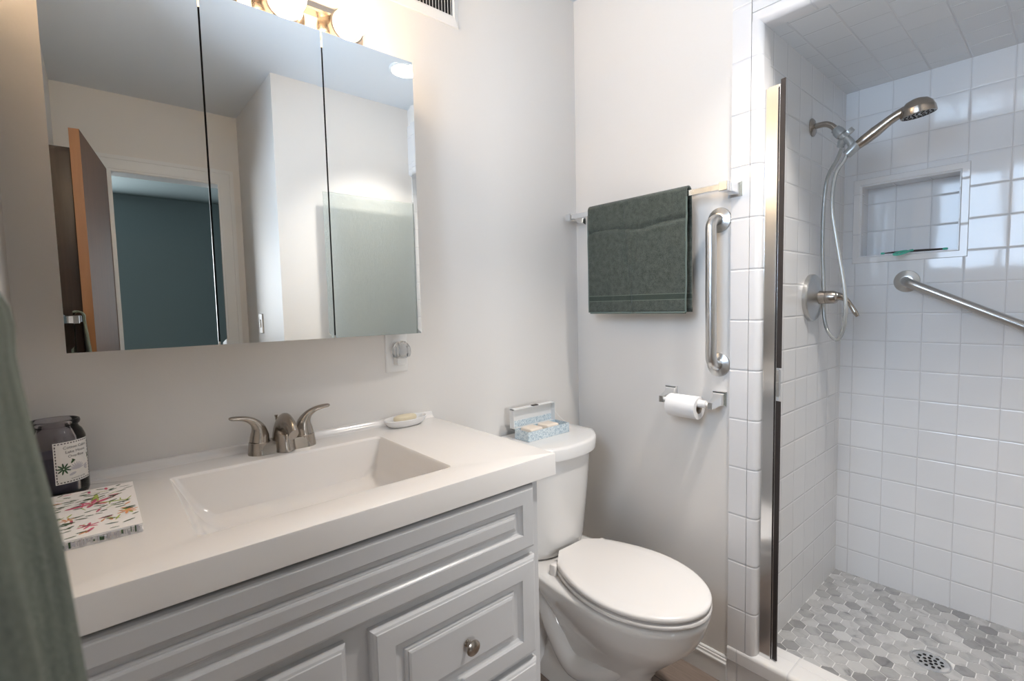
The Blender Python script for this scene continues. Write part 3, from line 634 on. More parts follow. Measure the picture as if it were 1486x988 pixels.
lab_c = math.radians(-55); lab_w = 1.08/2*1.08
def jar_patch(a0, a1, z0, z1, r, nn=14, tilt=0.0):
    bm = bmesh.new(); vv = [[bm.verts.new(on_jar(a0+(a1-a0)*i/nn, z+tilt*(i/nn-.5), r)) for i in range(nn+1)] for z in (z0, z1)]
    for i in range(nn): bm.faces.new((vv[0][i], vv[0][i+1], vv[1][i+1], vv[1][i]))
    return bm
A0 = math.radians(-92); A1 = math.radians(-12)
LZ0, LZ1 = .030, .108
bm = jar_patch(A0, A1, LZ0, LZ1, .0454)
def add_faces(pts, mi): f = bm.faces.new([bm.verts.new(p) for p in pts]); f.material_index = mi
def strip(a0, a1, z0, z1, r=.04555, mi=1):
    for i in range(3):
        b0 = a0+(a1-a0)*i/3; b1 = a0+(a1-a0)*(i+1)/3
        add_faces([on_jar(b0, z0, r), on_jar(b1, z0, r), on_jar(b1, z1, r), on_jar(b0, z1, r)], mi)
for k_ in range(13):
    a = A0+.04+(A1-A0-.08)*k_/13; aw = (A1-A0-.08)/13*.62
    strip(a, a+aw, LZ1-.0038, LZ1-.0018); strip(a, a+aw, LZ0+.0018, LZ0+.0038)
for k_ in range(12):
    z_ = LZ0+.005+.0057*k_; strip(A0+.035, A0+.072, z_, z_+.0037); strip(A1-.072, A1-.035, z_, z_+.0037)
def jar_text(txt, z, size, a_c):
    cu = bpy.data.curves.new('script_line', 'FONT'); cu.body = txt; cu.size = size; cu.align_x = 'CENTER'; cu.resolution_u = 2
    ob = bpy.data.objects.new('tmp', cu); COL.objects.link(ob)
    dg = bpy.context.evaluated_depsgraph_get(); me_ = bpy.data.meshes.new_from_object(ob.evaluated_get(dg)); bpy.data.objects.remove(ob)
    for p in me_.polygons:
        add_faces([on_jar(a_c+me_.vertices[v].co.x/.0456, z+me_.vertices[v].co.y, .0458) for v in p.vertices], 1)
    bpy.data.meshes.remove(me_)
def blob(a, z, ra, rz, ang=0.0, mi=2, n=10):
    c = []
    for k in range(n):
        u = ra*math.cos(2*PI*k/n); w = rz*math.sin(2*PI*k/n); c.append(on_jar(a+(u*math.cos(ang)-w*math.sin(ang))/.0456, z+u*math.sin(ang)+w*math.cos(ang), .0457))
    add_faces(c, mi)
ac = math.radians(-49)
jar_text('Cotton Cabin', .0945, .0074, ac); jar_text('Lake House', .0860, .0074, ac); jar_text('Overflow', .0775, .0074, ac)
jar_text('scented candle', .0365, .0042, math.radians(-48))
la0 = math.radians(-76)
for k in range(9):
    an = 2*PI*k/9+.3; blob(la0+.006*math.cos(an)/.0456, .058+.006*math.sin(an), .0052, .0014, an)
for k in range(4): blob(math.radians(-60)+k*.02, .069+.001*k, .0035, .0012, 1.0+k*.5)
for k in range(4): blob(math.radians(-19), .071+.0015*k, .0035, .0010, .8+k*.5)
for k in range(9):
    an = .25+2.65*k/8; blob(math.radians(-50)+.007*math.cos(an)/.0456, .053+.007*math.sin(an), .0072, .0012, an, 3)
for k in range(6): blob(math.radians(-28)+.002*math.cos(k)/.0456, .053+.0032*math.sin(k), .0045, .0012, k*.6, 3)
blob(math.radians(-60), .046, .006, .0024, .3, 3)
part('label', bm, ['label', 'ink', 'leaf_dark', 'shell'], cj, smooth=False, label='cream paper label with shells, leaves and three lines of script')

# stack of printed paper napkins
NX0, NX1, NY0_, NY1_ = -1.600, -1.455, -.398, -.140
nk = thing('napkin_stack', (-1.527, -.27, ZV), 'stack of white paper napkins with a pink and green floral print on the vanity top', 'napkins')
nz0 = ZV
for k in range(8):
    j = random.uniform(-.0012, .0012)
    part('napkin', B(((NX0+j, NY0_+random.uniform(-.001, .001), nz0+k*.00155+.0001), (NX1+j, NY1_, nz0+(k+1)*.00155))), 'napkin', nk, bevel=.0005, bseg=1)
ztop = nz0+9*.00155+.0002
bm = B(((NX0, NY0_, nz0+8*.00155+.0001), (NX1, NY1_, nz0+9*.00155)))
random.seed(21)
cnt_ = [0]
def petals(mi, items):
    for (x_, y_, l, w, a) in items:
        c = []; cnt_[0] += 1
        for k in range(8):
            u = l*math.cos(2*PI*k/8); v = w*math.sin(2*PI*k/8); X = x_+u*math.cos(a)-v*math.sin(a); Y = y_+u*math.sin(a)+v*math.cos(a)
            X = min(max(X, NX0+.002), NX1-.001); Y = min(max(Y, NY0_+.001), NY1_-.001); c.append(bm.verts.new((X, Y, ztop+cnt_[0]*1e-6)))
        f = bm.faces.new(c); f.material_index = mi
def rnd(n, l, w, a0=0, a1=PI): return [(random.uniform(NX0+.01, NX1-.006), random.uniform(NY0_+.01, NY1_-.008), random.uniform(l*.5, l), random.uniform(w*.5, w), random.uniform(a0, a1)) for _ in range(n)]
def flower(x_, y_, s_): return [(x_+s_*.6*math.cos(k*1.05+.3), y_+s_*.6*math.sin(k*1.05+.3), s_*random.uniform(.45, .7), s_*.17, k*1.05+.3+random.uniform(-.3, .3)) for k in range(6)]
petals(4, [(-1.512, -.205, .028, .0030, 1.45), (-1.508, -.205, .024, .0022, 1.6), (-1.490, -.245, .03, .0026, -.35), (-1.470, -.315, .02, .0022, 1.9)]+rnd(22, .013, .0015))
it = []
for x_, y_, s_ in ((-1.515, -.235, .020), (-1.520, -.350, .012), (-1.58, -.2, .010)): it += flower(x_, y_, s_)
petals(2, it+[(-1.535, -.240, .016, .005, .2), (-1.50, -.225, .014, .004, .6)]+rnd(16, .012, .0030))
it = []
for x_, y_, s_ in ((-1.470, -.318, .013), (-1.545, -.300, .009), (-1.585, -.25, .009)): it += flower(x_, y_, s_)
petals(3, it+rnd(12, .009, .0026))
petals(1, rnd(110, .0095, .0024, -.5, .9))
for k in range(60):
    x_ = NX0+.002+(NX1-NX0-.006)*k/60+random.uniform(0, .001); w = random.uniform(.0008, .0026); z0 = nz0+random.uniform(.001, .006); z1 = nz0+random.uniform(.007, .0137)
    f = bm.faces.new([bm.verts.new(p) for p in ((x_, NY0_-.0016, z0), (x_+w, NY0_-.0016, z0), (x_+w, NY0_-.0016, z1), (x_, NY0_-.0016, z1))]); f.material_index = random.choice((1, 5, 5, 5))
part('printed_top_napkin', bm, ['napkin', 'leaf_dark', 'pink', 'orange', 'lime', 'shell'], nk, smooth=False, label='top napkin with pink, orange and green flowers')

# ================================================================== TOILET
TX = -.308
tl = thing('toilet', (TX, -.35, 0), 'white two-piece toilet with closed elongated seat between vanity and wall', 'toilet')
def egg(yb, yf, hw, hb, z, n=28, ym=None, pw=2.0, cx=TX):
    """outline: rounded front at yf, widest at ym, straight back edge (half width hb) at yb"""
    ym = ym if ym is not None else yb+(yf-yb)*.50
    out = []
    for k in range(n+1):                        # right side from the back to the tip and round to the left
        t = k/n
        if t < .42:
            s = t/.42; y = yb+(ym-yb)*s; w = hb+(hw-hb)*math.sin(s*PI/2)**.9
        else:
            s = (t-.42)/.58*PI/2; y = ym+(yf-ym)*math.sin(s); w = hw*math.cos(s)**(2/pw)
        out.append((w, y))
    pts = [(cx+w, y, z) for w, y in out]+[(cx-w, y, z) for w, y in reversed(out[:-1])]
    return pts
bm = bmesh.new()
def bowl_ring(z, yb, yf, hw, hb, ym): return egg(yb, yf, hw, hb, z, ym=ym)
rings = [bowl_ring(0, -.115, -.560, .118, .105, -.30), bowl_ring(.012, -.115, -.560, .118, .105, -.30), bowl_ring(.05, -.125, -.545, .104, .080, -.34), bowl_ring(.12, -.13, -.550, .096, .066, -.40),
         bowl_ring(.18, -.13, -.590, .108, .060, -.46), bowl_ring(.24, -.12, -.650, .136, .062, -.48), bowl_ring(.29, -.10, -.695, .162, .078, -.485), bowl_ring(.33, -.07, -.715, .176, .105, -.49),
         bowl_ring(.362, -.05, -.724, .180, .135, -.49), bowl_ring(.376, -.045, -.728, .181, .138, -.49), bowl_ring(.3835, -.047, -.725, .178, .135, -.49), bowl_ring(.3865, -.06, -.712, .166, .12, -.49)]
loft(bm, rings)
part('bowl', bm, 'porcelain', tl, angle=70)
for s_ in (-1, 1):
    bm = bmesh.new(); X = TX+s_*.060
    tube(bm, [(X, -.52, .20), (X+s_*.012, -.43, .13), (X+s_*.022, -.33, .10), (X+s_*.022, -.25, .17), (X+s_*.02, -.20, .25), (X+s_*.015, -.16, .20), (X+s_*.012, -.14, .08), (X+s_*.01, -.14, .02)], [.03, .045, .045, .042, .042, .045, .05, .055], 18, 6)
    part('trapway', bm, 'porcelain', tl)
    bm = bmesh.new(); lathe(bm, [(.016, 0), (.016, .006), (.012, .014), (.001, .018)], (X+s_*.028, -.30, .012), (0, 0, 1), 18); part('bolt_cap', bm, 'white_plastic', tl)
# tank
def dring(z, hw, yf, bow, r=.035, yb=-.012, cx=TX, n=16):
    """D-shaped outline: flat back on the wall, bowed front"""
    out = [(cx-hw, yb, z)]
    pts = []
    for k in range(n+1):
        t = -1+2*k/n; x = hw*t; y = yf-bow*(1-abs(t)**2.6)
        pts.append((x, y))
    side = []
    for q in (.33, .66): side.append(q)
    for q in (0.0, .33, .66): out.append((cx-hw, yb+(yf-yb)*q, z)) if q else None
    out += [(cx+x, y, z) for x, y in pts]
    for q in (.66, .33): out.append((cx+hw, yb+(yf-yb)*q, z))
    out.append((cx+hw, yb, z)); return out
bm = bmesh.new()
loft(bm, [dring(.386, .150, -.130, .075), dring(.398, .158, -.138, .078), dring(.43, .165, -.142, .080), dring(.60, .178, -.152, .085), dring(.745, .186, -.160, .090)])
part('tank', bm, 'porcelain', tl, angle=50)
bm = bmesh.new(); HL = .200
loft(bm, [dring(.742, HL-.008, -.165, .100), dring(.745, HL-.002, -.170, .103), dring(.780, HL, -.172, .104), dring(.786, HL-.003, -.169, .102), dring(.788, HL-.010, -.162, .098), dring(.789, HL-.05, -.13, .07, yb=-.03)])
part('tank_lid', bm, 'porcelain', tl, angle=60)
bm = bmesh.new(); SY = -.492
def seg(ins, z): return egg(-.288+ins*.5, -.731+ins, .179-ins, .120-ins*.6, z, ym=SY)
loft(bm, [seg(.022, .3870), seg(.020, .3905), seg(.002, .3925), seg(-.001, .3950), seg(-.001, .4015), seg(.001, .4045), seg(.020, .4060), seg(.022, .4068)])
part('seat_ring', bm, 'seat', tl, angle=50)
bm = bmesh.new()
loft(bm, [seg(.022, .4070), seg(.020, .4100), seg(.002, .4112), seg(0, .4135), seg(0, .4210), seg(.003, .4250), seg(.010, .4275), seg(.04, .4290), seg(.10, .4295)])
part('seat_cover', bm, 'seat', tl, angle=60)
for s_ in (-1, 1):
    bm = bmesh.new(); X = TX+s_*.116; loft(bm, [[(x_, y_, z_) for x_, y_, _ in rr_ring(X-.016+i_, X+.016-i_, -.290+i_, -.262-i_, .006, 0)] for i_, z_ in ((0, .385), (0, .415), (.002, .4195), (.005, .421))]); part('hinge', bm, 'seat', tl)

# keepsake box with soaps on the tank lid
BX0, BX1, BY0, BY1, BZ = -.412, -.212, -.145, -.072, .7895
kb = thing('keepsake_box', ((BX0+BX1)/2, (BY0+BY1)/2, BZ), 'open pale blue printed gift box standing on the toilet tank lid', 'box')
ht = .034; tk = .0025
bm = bmesh.new(); loft(bm, [rr_ring(BX0, BX1, BY0, BY1, .0012, BZ, 2), rr_ring(BX0, BX1, BY0, BY1, .0012, BZ+ht, 2), rr_ring(BX0+tk, BX1-tk, BY0+tk, BY1-tk, .001, BZ+ht, 2), rr_ring(BX0+tk, BX1-tk, BY0+tk, BY1-tk, .001, BZ+tk, 2)])
part('tray', bm, 'blue_print', kb, smooth=False)
ly = BY1+.001; lh = .071
lidp = part('lid', B(((BX0-.002, ly+.020, BZ+.030), (BX1+.002, ly+.0225, BZ+.030+lh)), ((BX0-.002, ly, BZ+.030), (BX0+.0005, ly+.020, BZ+.030+lh)), ((BX1-.0005, ly, BZ+.030), (BX1+.002, ly+.020, BZ+.030+lh)), ((BX0-.002, ly, BZ+.030+lh-.0025), (BX1+.002, ly+.020, BZ+.030+lh)), ((BX0-.002, ly, BZ+.030), (BX1+.002, ly+.020, BZ+.0325))), 'box_rim', kb, smooth=False, label='white lined lid standing open against the wall')
part('lid_lining', B(((BX0+.001, ly+.0185, BZ+.033), (BX1-.001, ly+.0199, BZ+.055))), 'blue_print', lidp, smooth=False)
part('clasp', B(((-.322, ly-.001, BZ+.030+lh), (-.296, ly+.012, BZ+.030+lh+.003))), 'gasket', lidp, smooth=False)
bm = bmesh.new(); tube(bm, [(BX1-.001, BY1+.01, BZ+.075), (BX1+.001, BY1-.02, BZ+.05), (BX1-.001, BY0+.02, BZ+.035)], .0007, 6, 4); part('lid_stay', bm, 'white_plastic', kb)
for i_, (xa, xb, lab) in enumerate(((BX0+.020, BX0+.078, 'square cream soap in the left half of the open blue box'), (BX0+.100, BX0+.158, 'square cream soap in the right half of the open blue box'))):
    bm = bmesh.new(); loft(bm, [rr_ring(xa+a_, xb-a_, BY0+.009+a_, BY1-.007-a_, .006, z_) for a_, z_ in ((.002, BZ+tk+.0003), (0, BZ+tk+.003), (0, BZ+.035), (.002, BZ+.038), (.006, BZ+.0395))])
    single('guest_soap', bm, 'soap2', ((xa+xb)/2, (BY0+BY1)/2, BZ+tk), lab, 'soap', 'square soaps in the blue box')

# ================================================================== TOWEL BARS AND TOWELS
def square_post(px, py, pz, s, parent, out):
    """stepped chrome bracket: plate on the wall, waisted arm, block at the end (out = +-1 along x)"""
    bm = bmesh.new()
    def sq(h, d, hz=None): hz = hz or h; return [(px+out*d, py-h, pz-hz), (px+out*d, py+h, pz-hz), (px+out*d, py+h, pz+hz), (px+out*d, py-h, pz+hz)]
    loft(bm, [sq(.023, 0), sq(.023, .006), sq(.020, .010), sq(.0165, .014), sq(.0130, .024), sq(.0115, .045), sq(.0125, .058), sq(.0135, .060), sq(.0135, .082), sq(.012, .084)])
    return part('bracket', bm, 'chrome', parent, angle=25)
tb = thing('towel_bar', (0, -.345, 1.59), 'chrome square towel bar on the wall above the toilet', 'towel bar')
for y_ in (-.032, -.657): square_post(0, y_, 1.592, .02, tb, -1)
part('rail', B(((-.080, -.648, 1.583), (-.062, -.041, 1.601))), 'chrome', tb, bevel=.0015)

def hanging_towel(name, mat, xb, zb, y0, y1, z_front, z_back, out, label, thick, rbar, seed=0, wr=.003, hem=True, back_shift=0.0, flare=None, folds=None, creases=None):
    """cloth draped over a bar; out = direction of the front side along x"""
    random.seed(seed); ny = 70; prof = []
    nf_ = 60; nb_ = 26
    for k in range(nf_): prof.append(('f', z_front+(zb-z_front)*k/nf_))
    for k in range(13): prof.append(('t', PI*k/12))
    for k in range(nb_): prof.append(('b', zb-(zb-z_back)*(k+1)/nb_))
    bm = bmesh.new(); grid = []
    for i in range(ny+1):
        row = []; t = i/ny
        for (kd, v) in prof:
            y = y0+(y1-y0)*t
            if kd == 'f':
                z = v; x = xb+out*rbar; dz = (zb-v)
                nval = noise.noise(Vector((y*14+seed, z*3.0, seed)))*.7+noise.noise(Vector((y*30+seed, z*9.0, seed+4)))*.35
                x += out*(wr*nval*min(1, dz/.05)*1.6)
                # pressed fold lines
                for zf, am in (folds or []): x -= out*am*math.exp(-((z-zf-.006*math.sin(y*22))/.006)**2)
                if flare: x += out*flare(y, dz)
                for y_c, sl, am in (creases or []): x -= out*am*math.exp(-((y-y_c-sl*(z-1.4))/.005)**2)
                y += .004*noise.noise(Vector((z*10, seed+9, 0)))*(1 if t < .5 else .4)
            elif kd == 't':
                x = xb+out*rbar*math.cos(v); z = zb+rbar*math.sin(v)
            else:
                z = v; x = xb-out*rbar; y += back_shift*(zb-v)/(zb-z_back+1e-6)
                x += .0015*noise.noise(Vector((y*18, z*6, seed+3)))
            row.append(bm.verts.new((x, y, z)))
        grid.append(row)
    for i in range(ny):
        for j in range(len(prof)-1): bm.faces.new((grid[i][j], grid[i+1][j], grid[i+1][j+1], grid[i][j+1]))
    o = single(name, bm, mat, (xb, (y0+y1)/2, zb), label, 'towel')
    sd_ = o.modifiers.new('thickness', 'SOLIDIFY'); sd_.thickness = thick; sd_.offset = 0
    if hem:
        hm = bmesh.new(); pts = [v for v in grid]; o_xyz = Vector(o.location)
        me_ = o.data; P2 = len(prof)
        edge = [Vector(me_.vertices[i*P2].co)+o_xyz for i in range(0, ny+1, 3)]
        tube(hm, [e_+Vector((0, 0, -.001)) for e_ in edge], thick*.75, 8, 1); 
        for ii in (0, ny):
            e2 = [Vector(me_.vertices[ii*P2+j].co)+o_xyz for j in range(0, nf_, 3)]
            tube(hm, e2, thick*.62, 8, 1)
        h = part('hem', hm, 'hem', o)
    return o
hanging_towel('hand_towel', 'towel', -.071, 1.600, -.541, -.138, 1.222, 1.222, -1, 'dark green hand towel folded over the square bar above the toilet', .005, .0150, seed=3, wr=.0035, back_shift=-.004,
              folds=[(1.515, .004), (1.512, .002)], creases=[(-.315, .10, .0035), (-.345, -.12, .002), (-.24, .05, .0012)])

tb2 = thing('towel_bar', (XL, -1.45, 1.237), 'chrome square towel bar on the left wall carrying the sage towel', 'towel bar')
for y_ in (-1.140, -1.665): square_post(XL, y_, 1.237, .02, tb2, 1)
part('rail', B(((-1.5475, -1.657, 1.228), (-1.5295, -1.148, 1.246))), 'chrome', tb2, bevel=.0015)
def fl(y, dz):
    c = math.exp(-((y+1.20)/.12)**2)
    return min(dz, .9)*.066*(0.3+.7*c)+.0026*math.sin(y*95)*min(1, dz/.06)*(1+2*dz)-.001
hanging_towel('bath_towel', 'towel2', -1.5335, 1.2475, -1.60, -1.160, .72, .80, 1, 'sage green bath towel hanging close by on the left wall', .006, .0180, seed=11, wr=.0016, hem=False, flare=fl)

# ================================================================== GRAB BARS
def flange(c, axis, r=.0405): 
    bm = bmesh.new(); lathe(bm, [(r, .0003), (r, .002), (r-.0015, .0045), (r-.006, .006), (.022, .0105), (.0175, .0115)], c, axis, 40); return bm
gb = thing('grab_bar', (0, -.608, 1.28), 'vertical brushed steel grab bar on the wall edge beside the shower tiles', 'grab bar')
GX = -.052; GR = .0165
gtop, gbot = 1.508, 1.052
part('bar', tube(bmesh.new(), [(-.004, -.605, gtop), (-.018, -.605, gtop), (-.034, -.605, gtop-.004), (-.047, -.605, gtop-.015), (GX, -.605, gtop-.034), (GX, -.606, 1.40), (GX, -.606, 1.28), (GX, -.607, 1.15), (GX, -.607, gbot+.034), (-.047, -.607, gbot+.015), (-.034, -.607, gbot+.004), (-.018, -.607, gbot), (-.004, -.607, gbot)], GR, 24, 5), 'steel', gb)
for z_ in (gtop, gbot): part('flange', flange((0, -.606, z_), (-1, 0, 0), .0385), 'steel', gb)
g2 = thing('grab_bar', (XD, -1.10, 1.22), 'slanting brushed steel grab bar on the tiled back wall of the shower', 'grab bar')
s0 = Vector((0, -.941, 1.314)); s1 = Vector((0, -1.475, 1.040)); dd = (s1-s0).normalized()
def gp(t, x): p = s0+dd*t; return (x, p.y, p.z)
Lg = (s1-s0).length; xo = .705
part('bar', tube(bmesh.new(), [gp(0, XD-.004), gp(0, XD-.016), gp(.004, XD-.032), gp(.014, XD-.047), gp(.034, xo), gp(.15, xo), gp(Lg*.5, xo), gp(Lg-.15, xo), gp(Lg-.034, xo), gp(Lg-.014, XD-.047), gp(Lg-.004, XD-.032), gp(Lg, XD-.016), gp(Lg, XD-.004)], .0158, 24, 5), 'steel2', g2)
for t in (0, Lg): part('flange', flange(gp(t, XD), (-1, 0, 0), .0400), 'steel', g2)

# ================================================================== TOILET PAPER
tp = thing('paper_holder', (0, -.54, .94), 'chrome toilet paper holder on the wall below the vertical grab bar', 'paper holder')
for y_ in (-.612, -.437):
    bm = bmesh.new()
    def sq(d, h, zc, hz): return [(-d, y_-h, zc-hz), (-d, y_+h, zc-hz), (-d, y_+h, zc+hz), (-d, y_-h, zc+hz)]
    loft(bm, [sq(0, .0235, .943, .0235), sq(.005, .0235, .943, .0235), sq(.009, .0205, .943, .0205), sq(.013, .016, .941, .0165), sq(.028, .0115, .936, .0135), sq(.052, .0085, .930, .0115), sq(.066, .0080, .928, .0110), sq(.068, .0070, .928, .0100)])
    part('bracket', bm, 'chrome', tp, angle=25)
bm = bmesh.new(); lathe(bm, [(.006, 0), (.006, .012), (.0125, .014), (.0125, .153), (.006, .155), (.006, .167)], (-.056, -.440, .928), (0, -1, 0), 24); part('roller', bm, 'white_plastic', tp)
RC = Vector((-.056, -.4655, .913))
tr = thing('toilet_paper_roll', RC, 'half-used white toilet paper roll on the chrome holder', 'toilet paper')
bm = bmesh.new(); lathe(bm, [(.0185, .0005), (.036, 0), (.0370, .002), (.0370, .103), (.036, .105), (.0185, .1045)], RC, (0, -1, 0), 40, cap0=False, cap1=False); part('paper', bm, 'paper', tr)
bm = bmesh.new(); lathe(bm, [(.0185, .0005), (.0185, .1045), (.0172, .1045), (.0172, .0005), (.0185, .0005)], RC, (0, -1, 0), 32, cap0=False, cap1=False); part('core', bm, simple('cardboard', (.40, .33, .26), .9), tr)

# ================================================================== SHOWER DOOR STRIKE JAMB AND GLASS DOOR
sj = thing('shower_jamb_rail', (.03, YS, CBZ), 'tall polished metal strike rail with a dark gasket on the tiled shower jamb', 'shower rail')
part('channel', B(((.016, -.7705, CBZ), (.0195, -.7345, 1.866)), ((.0195, -.7375, CBZ), (.050, -.7345, 1.866)), ((.0465, -.7705, CBZ), (.050, -.7345, 1.866))), 'alu', sj, bevel=.0006)
part('inner_post', B(((.022, -.7740, CBZ), (.044, -.7395, 1.872))), 'alu', sj, bevel=.0008)
part('slot', B(((.0215, -.7725, CBZ+.002), (.0240, -.7706, 1.864))), 'gasket', sj, smooth=False)
bm = bmesh.new()
for z0, z1 in ((CBZ+.004, .952), (1.052, 1.884)):
    loft(bm, [[(.023, -.7742, z_), (.020, -.7865, z_), (.023, -.7885, z_), (.028, -.7745, z_)] for z_ in (z0, z1)])
part('gasket', bm, 'gasket', sj, smooth=False, label='dark rubber strip broken at the latch')
part('latch', B(((.021, -.7820, .965), (.036, -.7742, 1.045)), ((.019, -.7800, .985), (.022, -.7740, 1.010)), ((.019, -.7790, 1.022), (.022, -.7750, 1.036))), 'steel', sj, bevel=.0008)
gd = thing('shower_door', (-.27, -1.535, .16), 'open textured glass shower door folded back, seen in the right mirror door', 'shower door')
part('glass_panel', B(((-.532, -1.538, .16), (-.014, -1.532, 1.878))), 'textured_glass', gd, bevel=.001)
part('pivot_rail', B(((-.014, -1.548, .145), (.004, -1.522, 1.885))), 'alu', gd, bevel=.001)

# ================================================================== SHOWER FITTINGS
sx0 = .40
sa = thing('shower_supply_pipe', (sx0, YS, 1.843), 'bent nickel shower arm with grey swivel mount coming out of the side tiles', 'shower arm')
bm = bmesh.new(); lathe(bm, [(.030, .0003), (.030, .003), (.026, .007), (.012, .011), (.010, .012)], (sx0, YS, 1.843), (0, -1, 0), 32); part('flange', bm, 'nickel', sa)
part('pipe', tube(bmesh.new(), [(sx0, -.734, 1.843), (sx0, -.752, 1.845), (sx0, -.775, 1.843), (sx0, -.793, 1.832), (sx0, -.806, 1.815)], .0095, 18, 5), 'nickel', sa)
bm = bmesh.new(); ax = Vector((0, -.62, -.78)).normalized(); c0 = Vector((sx0, -.803, 1.820))
lathe(bm, [(.010, 0), (.0145, .002), (.0150, .010), (.0165, .012), (.0175, .014), (.0175, .032), (.0150, .034), (.0125, .036), (.0125, .048), (.009, .05)], c0, ax, 24); part('swivel_mount', bm, 'silver_plastic', sa)
bm = bmesh.new(); lathe(bm, [(.016, 0), (.0165, .002), (.0165, .013), (.016, .015)], Vector((sx0-.002, -.838, 1.803)), Vector((.3, -.6, -.75)), 24)
lathe(bm, [(.0125, 0), (.0130, .004), (.0130, .022), (.0095, .030), (.008, .036)], Vector((sx0+.004, -.832, 1.788)), Vector((.2, .55, -.85)), 20)
part('hose_outlet', bm, 'silver_plastic', sa)
bm = bmesh.new(); a0 = Vector((sx0, -.838, 1.726)); a1 = Vector((sx0, -.868, 1.752)); lathe(bm, [(.0115, 0), (.0150, .002), (.0160, .040), (.0150, .042)], a0, a1-a0, 24)
tube(bm, [(sx0, -.835, 1.783), (sx0, -.848, 1.765), (sx0, -.855, 1.745)], [.011, .012, .011], 16, 4)
part('cradle', bm, 'silver_plastic', sa)
hs = thing('hand_shower', (sx0, -.90, 1.77), 'brushed nickel hand shower resting in the grey cradle with its head up', 'hand shower')
tube_pts = [(sx0, -.864, 1.747), (sx0, -.885, 1.760), (sx0, -.915, 1.779), (sx0, -.945, 1.799), (sx0, -.970, 1.813), (sx0, -.998, 1.823)]
part('handle', tube(bmesh.new(), tube_pts, [.0130, .0165, .0175, 0.0145, .0140, .0150], 22, 6), 'nickel', hs)
hn = Vector((.10, -.12, -.987)).normalized(); hc = Vector((sx0, -1.0240, 1.8010))
bm = bmesh.new(); lathe(bm, [(.001, -.047), (.014, -.0455), (.028, -.040), (.037, -.030), (.0415, -.0185), (.0418, -.0175), (.0418, -.0165), (.0430, -.016), (.0445, 0), (.0440, .0015), (.0415, .002)], hc, hn, 44, cap1=False); part('head', bm, 'nickel', hs, angle=40)
a_, u_, w_2 = basis(hn)
bm = bmesh.new(); lathe(bm, [(.0415, .0005), (.030, .0010), (.001, .0012)], hc, hn, 40, cap0=False); fp = part('spray_face', bm, 'silver_plastic', hs)
bm = bmesh.new()
for rr2, cnt in ((.034, 18), (.024, 12), (.013, 7)):
    for k in range(cnt):
        p = hc+a_*.0012+(u_*math.cos(2*PI*k/cnt)+w_2*math.sin(2*PI*k/cnt))*rr2; lathe(bm, [(.0026, 0), (.0022, .0022), (.001, .0024)], p, hn, 8)
part('nozzles', bm, 'gasket', fp)
hose_pts = [(.412, -.822, 1.760), (.44, -.800, 1.730), (.463, -.764, 1.675), (.47, -.752, 1.581), (.474, -.750, 1.436), (.474, -.756, 1.300), (.47, -.760, 1.202), (.455, -.778, 1.141), (.42, -.815, 1.114), (.385, -.842, 1.140), (.37, -.855, 1.205), (.37, -.848, 1.300), (.37, -.824, 1.445), (.37, -.808, 1.561), (.38, -.812, 1.661), (.396, -.832, 1.708), (.400, -.841, 1.729)]
single('shower_hose', tube(bmesh.new(), hose_pts, .0062, 14, 8), 'hose', (.42, -.8, 1.4), 'looped grey shower hose hanging from the swivel mount past the valve', 'hose')
sv = thing('shower_valve', (.415, YS, 1.26), 'round brushed nickel shower valve plate with curved lever on the side tiles', 'valve')
bm = bmesh.new(); lathe(bm, [(.082, .0003), (.082, .012), (.079, .016), (.060, .021), (.034, .026), (.026, .030)], (.415, YS, 1.26), (0, -1, 0), 56); part('escutcheon', bm, 'steel', sv, angle=30)
bm = bmesh.new(); lathe(bm, [(.0235, .026), (.0225, .050), (.0215, .0505), (.0225, .0515), (.0220, .074), (.019, .082), (.014, .086)], (.415, YS, 1.26), (0, -1, 0), 32); part('hub', bm, 'nickel', sv, angle=30)
part('lever', tube(bmesh.new(), [(.415, -.806, 1.262), (.417, -.822, 1.262), (.420, -.840, 1.252), (.422, -.856, 1.230), (.422, -.868, 1.208), (.422, -.876, 1.194)], [.017, .0135, .0085, .0070, .0080, .0050], 18, 6), 'nickel', sv)

# drain in the shower floor
dn_ = thing('floor_drain', (DRC[0], DRC[1], FZ), 'round steel drain grate set in the hexagon shower floor', 'drain')
bm = bmesh.new(); lathe(bm, [(.052, -.0011), (.052, .0002), (.0485, .0008), (.047, .0004), (.0465, -.0006), (.001, -.0004)], (DRC[0], DRC[1], FZ), (0, 0, 1), 48); part('grate', bm, 'steel', dn_)
bm = bmesh.new(); cnt = 0
for rr2, n2, ph in ((0, 1, 0), (.0145, 6, .3), (.0290, 11, 0.1), (.0400, 0, 0)):
    for k in range(n2):
        c = (DRC[0]+rr2*math.cos(2*PI*k/n2+ph), DRC[1]+rr2*math.sin(2*PI*k/n2+ph), FZ); lathe(bm, [(.0046, -.0003), (.0046, .00045), (.001, .00045)], c, (0, 0, 1), 14)
part('grate_holes', bm, 'hole', dn_)

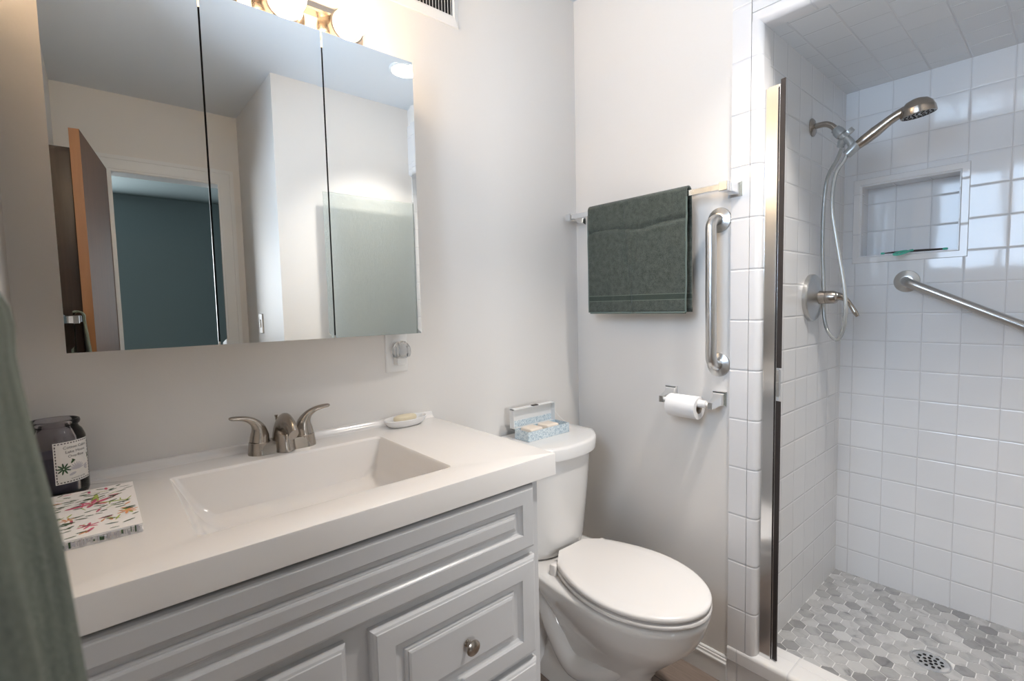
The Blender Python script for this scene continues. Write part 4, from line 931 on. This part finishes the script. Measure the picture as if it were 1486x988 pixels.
# squeegee in the niche
sq_ = thing('shower_squeegee', (XD+.01, -.95, NZ0), 'small black and green squeegee lying on the ledge of the tiled niche', 'squeegee')
bm = bmesh.new(); tube(bm, [(XD+.006, -.866, NZ0+.006), (XD+.002, -.91, NZ0+.0065), (XD+.004, -.97, NZ0+.0065), (XD+.012, -1.035, NZ0+.006), (XD+.013, -1.048, NZ0+.005)], [.002, .0045, .005, .0042, .002], 12, 5, flat=([1]*5, [.8]*5)); part('blade', bm, 'gasket', sq_)
bm = bmesh.new(); lathe(bm, [(.004, 0), (.0042, .008), (.003, .012)], (XD+.006, -.858, NZ0+.006), (0, -1, 0), 10); part('end_cap', bm, 'green_plastic', sq_); bm = bmesh.new(); lathe(bm, [(.0042, 0), (.0042, .010), (.003, .014)], (XD+.0125, -1.038, NZ0+.006), (0, -1, 0), 10); part('end_cap', bm, 'green_plastic', sq_)
bm = bmesh.new(); tube(bm, [(XD-.002, -.938, NZ0+.008), (XD-.020, -.928, NZ0+.006), (XD-.040, -.918, NZ0+.002), (XD-.062, -.912, NZ0-.006), (XD-.058, -.926, NZ0-.007), (XD-.038, -.942, NZ0+.000), (XD-.012, -.950, NZ0+.007), (XD+.0, -.955, NZ0+.009)], .0040, 10, 6); part('handle_loop', bm, 'green_plastic', sq_)

# ================================================================== THINGS SEEN ONLY IN THE MIRROR
dk = thing('dark_stand_in', (-1.575, -1.97, 0), 'added dark brown block standing in for a dark figure at the left edge of the mirror', 'cabinet')  # added block in place of the dark figure reflected at the mirror's left edge
part('body', B(((-1.609, -2.18, 0.02), (-1.520, -1.72, 1.96))), 'stand_in', dk, bevel=.003)
part('cabinet_door', B(((-1.5205, -2.17, .06), (-1.514, -1.73, 1.92))), 'stand_in', dk, bevel=.002)  # front panel of the added block
sw_ = thing('light_switch', (XJ, -2.02, 1.18), 'white rocker light switch on the return wall, seen in the middle mirror door', 'switch')
bm = bmesh.new(); loft(bm, [[(XJ-d_, y_, z_) for y_, z_, _ in rr_ring(-2.056+i_, -1.984-i_, 1.125+i_, 1.240-i_, .004, 0)] for i_, d_ in ((0, 0), (0, .003), (.003, .006))]); part('cover_plate', bm, 'white_plastic', sw_)
part('rocker', B(((XJ-.011, -2.028, 1.160), (XJ-.0055, -2.012, 1.205))), 'trim', sw_, bevel=.001)
